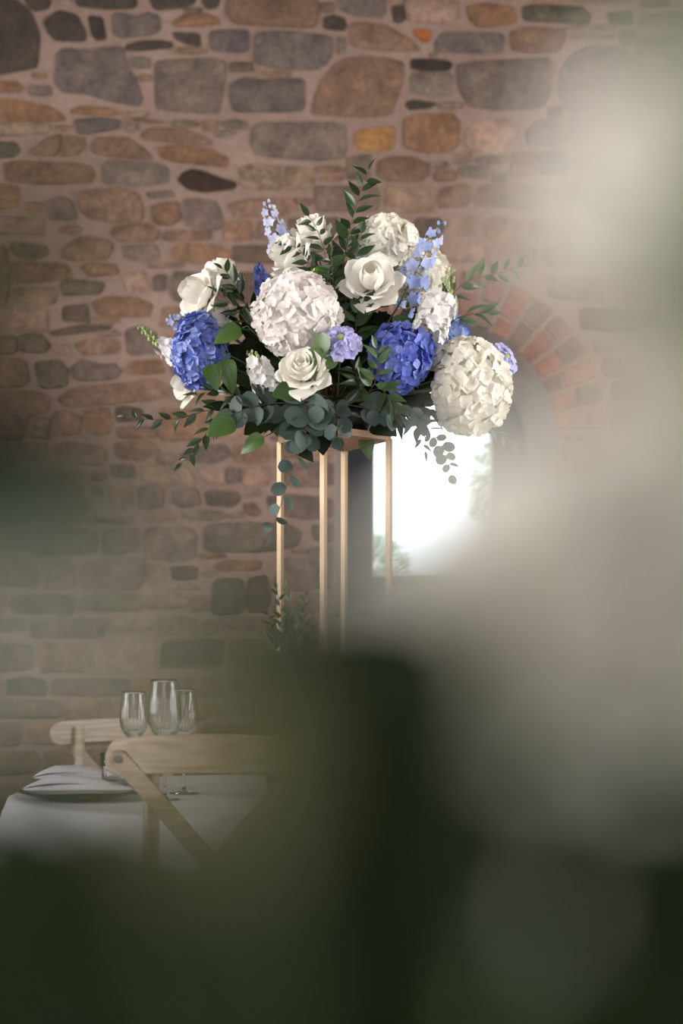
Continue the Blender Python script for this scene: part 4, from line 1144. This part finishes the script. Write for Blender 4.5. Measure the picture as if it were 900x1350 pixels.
# ------------------------------------------------------------------ crossback chairs
def chair(cx, cy, face_dir, mat, lab):
    """local: sitter looks along +y, rail centre over the origin"""
    d = Vector(face_dir).normalized(); rz = math.atan2(-d.x, d.y)
    root = empty('crossback_chair', (cx, cy, 0), lab, 'chair', 'wooden crossback chairs', rz=rz)
    HWD = .225; zt, zh = .873, .070
    bow = lambda x: -.045 * (1 - (x / HWD) ** 2)          # the rail bows backwards
    # top rail: bent board with round ends
    b = MB(); n = 36; t2 = .011; vs = []
    for i in range(n + 1):
        u = -1 + 2 * i / n
        x = HWD * math.sin(u * PI / 2) if abs(u) < 1 else HWD * u
        e = HWD - abs(x); rr = zh / 2
        hh = rr if e >= rr else math.sqrt(max(1e-6, rr * rr - (rr - e) ** 2))
        zc = zt - rr + .012 * (1 - (x / HWD) ** 2)
        for k, (sy, sz) in enumerate([(-1, -.92), (-.8, -1), (.8, -1), (1, -.92), (1, .92), (.8, 1), (-.8, 1), (-1, .92)]):
            vs.append((x, bow(x) + sy * t2, zc + sz * hh))
    fs = [(i*8+k, i*8+(k+1) % 8, (i+1)*8+(k+1) % 8, (i+1)*8+k) for i in range(n) for k in range(8)]
    fs += [tuple(range(7, -1, -1)), tuple(n*8+k for k in range(8))]
    b.add(vs, fs); b.build('top_rail', mat, root, smooth=False)
    zs = .455
    # rear posts run from the floor up the inner face of the rail
    for sg in (-1, 1):
        xt = .135 * sg; xb = .155 * sg
        MB().tube([(xb, -.085, 0), (xb, -.03, .25), (xb * .97, .02, zs), (xt * 1.03, bow(xt) + .034, .70), (xt, bow(xt) + .026, zt - .012)], [.014, .016, .017, .016, .014], 10).build('rear_post', mat, root, smooth=True)
        MB().tube([(.19 * sg, .36, 0), (.18 * sg, .345, zs - .02)], [.013, .017], 10).build('front_leg', mat, root, smooth=True)
    # crossed slats on the outer face of the back, bolted at the rail ends
    for sg in (-1, 1):
        x0 = (HWD - zh * .50) * sg; z0 = zt - zh * .5
        x1 = -.13 * sg; z1 = zs + .03
        N = 14; vs = []; wd = .017; th_ = .004
        for i in range(N + 1):
            t_ = i / N
            x = x0 + (x1 - x0) * t_; z = z0 + (z1 - z0) * (t_ ** 1.12)
            y = bow(x0) - t2 - .006 + (.035 - bow(x0)) * t_ ** 2 - .02 * math.sin(PI * t_) - .008 * (sg > 0) * math.sin(PI * t_)
            dx, dz = (x1 - x0), (z1 - z0); L_ = math.hypot(dx, dz); px_, pz_ = -dz / L_, dx / L_
            ww = wd
            for (a_, yy) in ((-1, -th_), (1, -th_), (1, th_), (-1, th_)):
                vs.append((x + px_ * ww * a_, y + yy, z + pz_ * ww * a_))
        fs = [(i*4+k, i*4+(k+1) % 4, (i+1)*4+(k+1) % 4, (i+1)*4+k) for i in range(N) for k in range(4)] + [(3, 2, 1, 0), tuple(N*4+k for k in range(4))]
        br = MB().add(vs, fs)
        # rounded head of the slat around the bolt
        y0 = bow(x0) - t2 - .006
        ring_ = [(x0 + wd * math.cos(2*PI*k/20), y0, z0 + wd * math.sin(2*PI*k/20)) for k in range(20)]
        br.add([(p[0], p[1] - th_, p[2]) for p in ring_] + [(p[0], p[1] + th_, p[2]) for p in ring_],
               [tuple(range(20)), tuple(range(39, 19, -1))] + [(k, 20 + k, 20 + (k+1) % 20, (k+1) % 20) for k in range(20)])
        slat = br.build('cross_slat', mat, root)
        MB().tube([(x0, y0 - th_ - .004, z0), (x0, y0 - th_ + .001, z0)], .0072, 14).build('bolt', M['steel'], slat)
    # seat
    b = MB(); m_ = 28; vs = []
    for z in (zs - .022, zs):
        for k in range(m_):
            a = 2 * PI * k / m_; ca, sa = math.cos(a), math.sin(a)
            vs.append((.205 * math.copysign(abs(ca) ** .55, ca), .175 + .195 * math.copysign(abs(sa) ** .55, sa), z))
    b.add(vs, [tuple(range(m_ - 1, -1, -1)), tuple(range(m_, 2 * m_))] + [(k, (k+1) % m_, m_ + (k+1) % m_, m_ + k) for k in range(m_)]); b.build('seat', mat, root)
    for z in (.2, .3): MB().tube([(-.185, .35, z), (.185, .35, z)], .009, 8).build('stretcher', mat, root, smooth=True)
    for sg in (-1, 1): MB().tube([(.19 * sg, -.04, .22), (.186 * sg, .35, .24)], .009, 8).build('stretcher', mat, root, smooth=True)
    return root
chair(-.225, 2.64, (TC.x + .225, TC.y - 2.64 , 0), M['wood'], 'limed wooden crossback chair on the near side, its bolted rail in front of the glasses')
chair(-.655, 4.28, (TC.x + .655 - .2, TC.y - 4.32, 0), M['wood_pale'], 'pale wooden crossback chair on the far side, behind the napkins')

# ------------------------------------------------------------------ arrangement close to the camera, out of focus
fc = Vector((0.02, 0.35, 0.0)); fz = 0.70
pt = empty('side_table', fc, 'small dark round table carrying the near flower arrangement', 'side table')
MB().lathe([(0, fz - .03), (.16, fz - .03), (.165, fz - .02), (.165, fz - .005), (.16, fz), (0, fz)], 40).build('tabletop', M['darkwood'], pt)
MB().lathe([(.0, 0), (.13, 0), (.13, .02), (.03, .05), (.022, .3), (.03, fz - .04), (.05, fz - .029), (0, fz - .029)], 24).build('pedestal', M['darkwood'], pt, smooth=True)
nb_ = MB().lathe([(0, 0), (.05, 0), (.075, .03), (.082, .06), (.076, .06), (.068, .03), (.045, .008), (0, .008)], 32).build('dark_bowl', M['black'], None, smooth=True)
nb_.location = fc + Vector((0, 0, fz + .001)); tag(nb_, 'dark bowl holding the blurred flowers closest to the camera', 'bowl')
rn = random.Random(77)
def NB():
    a = rn.uniform(0, 2 * PI); q = rn.uniform(0, .04)
    return fc + Vector((q * math.cos(a), q * math.sin(a), fz + .035))
NG = 'blurred roses close to the camera'
rose(NB(), P(790, 790, .268), (.1, -.85, .5), .046, 'large blurred cream rose filling the right side, close to the camera', ROSE_WIDE, NG, .3)
rose(NB(), P(1030, 190, .240), (-.2, -.8, .55), .042, 'blurred cream rose veiling the upper right corner', ROSE_OPEN, NG, .8)
rose(NB(), P(1000, 580, .285), (.2, -.7, .6), .038, 'blurred cream rose at the right edge between the two big ones', ROSE_HALF, NG, .1)
rose(NB(), P(690, 1190, .232), (.0, -.7, .6), .0085, 'dim blurred rose low at the lower right among dark leaves', ROSE_HALF, NG, .5)
NL = 'blurred leaves close to the camera'
near = [
 # base pixel, tip pixel, depth, depth, material, width, label
 ((710, 960), (150, 815), .225, .225, 'inner', .8, 'big blurred dark leaf in the lower middle'),
 ((720, 1250), (400, 930), .225, .225, 'inner', 1.1, 'blurred dark leaf right of the big middle one'),
 ((330, 1440), (320, 960), .235, .235, 'inner', .8, 'blurred dark leaf left of the big middle one'),
 ((-170, 650), (240, 600), .24, .24, 'inner', .9, 'blurred dark green leaf at the left edge, mid height'),
 ((-140, 560), (110, 140), .225, .225, 'inner', .75, 'blurred green leaf at the left edge, higher up'),
 ((-80, 900), (170, 690), .17, .17, 'silver', .5, 'blurred blue-grey leaf under the left edge leaf'),
 ((-200, 930), (290, 730), .155, .155, 'silver', .5, 'widest blurred grey leaf hazing the wall above the chairs'),
 ((280, 1150), (285, 820), .165, .165, 'olive', .75, 'blurred pale olive leaf veiling the near chair rail'),
 ((1050, 560), (880, 200), .21, .21, 'ruscus_pale', .8, 'blurred olive leaf on the upper right edge'),
 ((1010, 190), (840, -120), .22, .22, 'ruscus_pale', .7, 'blurred green leaf in the top right corner'),
 ((1120, 1130), (590, 1080), .252, .252, 'inner', .85, 'blurred dark leaf below the large cream rose'),
 ((960, 1480), (600, 1160), .262, .262, 'inner', 1.2, 'blurred dark leaf at the lower edge of the large cream rose'),
 ((-190, 1390), (20, 1000), .235, .235, 'inner', .8, 'blurred dark leaf in the lower left corner'),
]
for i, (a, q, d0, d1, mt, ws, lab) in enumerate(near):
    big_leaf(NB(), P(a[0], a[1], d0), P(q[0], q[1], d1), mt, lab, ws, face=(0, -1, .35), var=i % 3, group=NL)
# leafy mass along the bottom of the near arrangement
rl = random.Random(21)
for i in range(45):
    row = i // 15
    px = -120 + 1140 * (i % 15) / 14 + rl.uniform(-30, 30)
    py = (1205, 1320, 1410)[row] + rl.uniform(-30, 30) + (15 if px < 290 else 0)
    y = rl.uniform(.23, .27) + .02 * row
    e = P(px, py, y); base = NB()
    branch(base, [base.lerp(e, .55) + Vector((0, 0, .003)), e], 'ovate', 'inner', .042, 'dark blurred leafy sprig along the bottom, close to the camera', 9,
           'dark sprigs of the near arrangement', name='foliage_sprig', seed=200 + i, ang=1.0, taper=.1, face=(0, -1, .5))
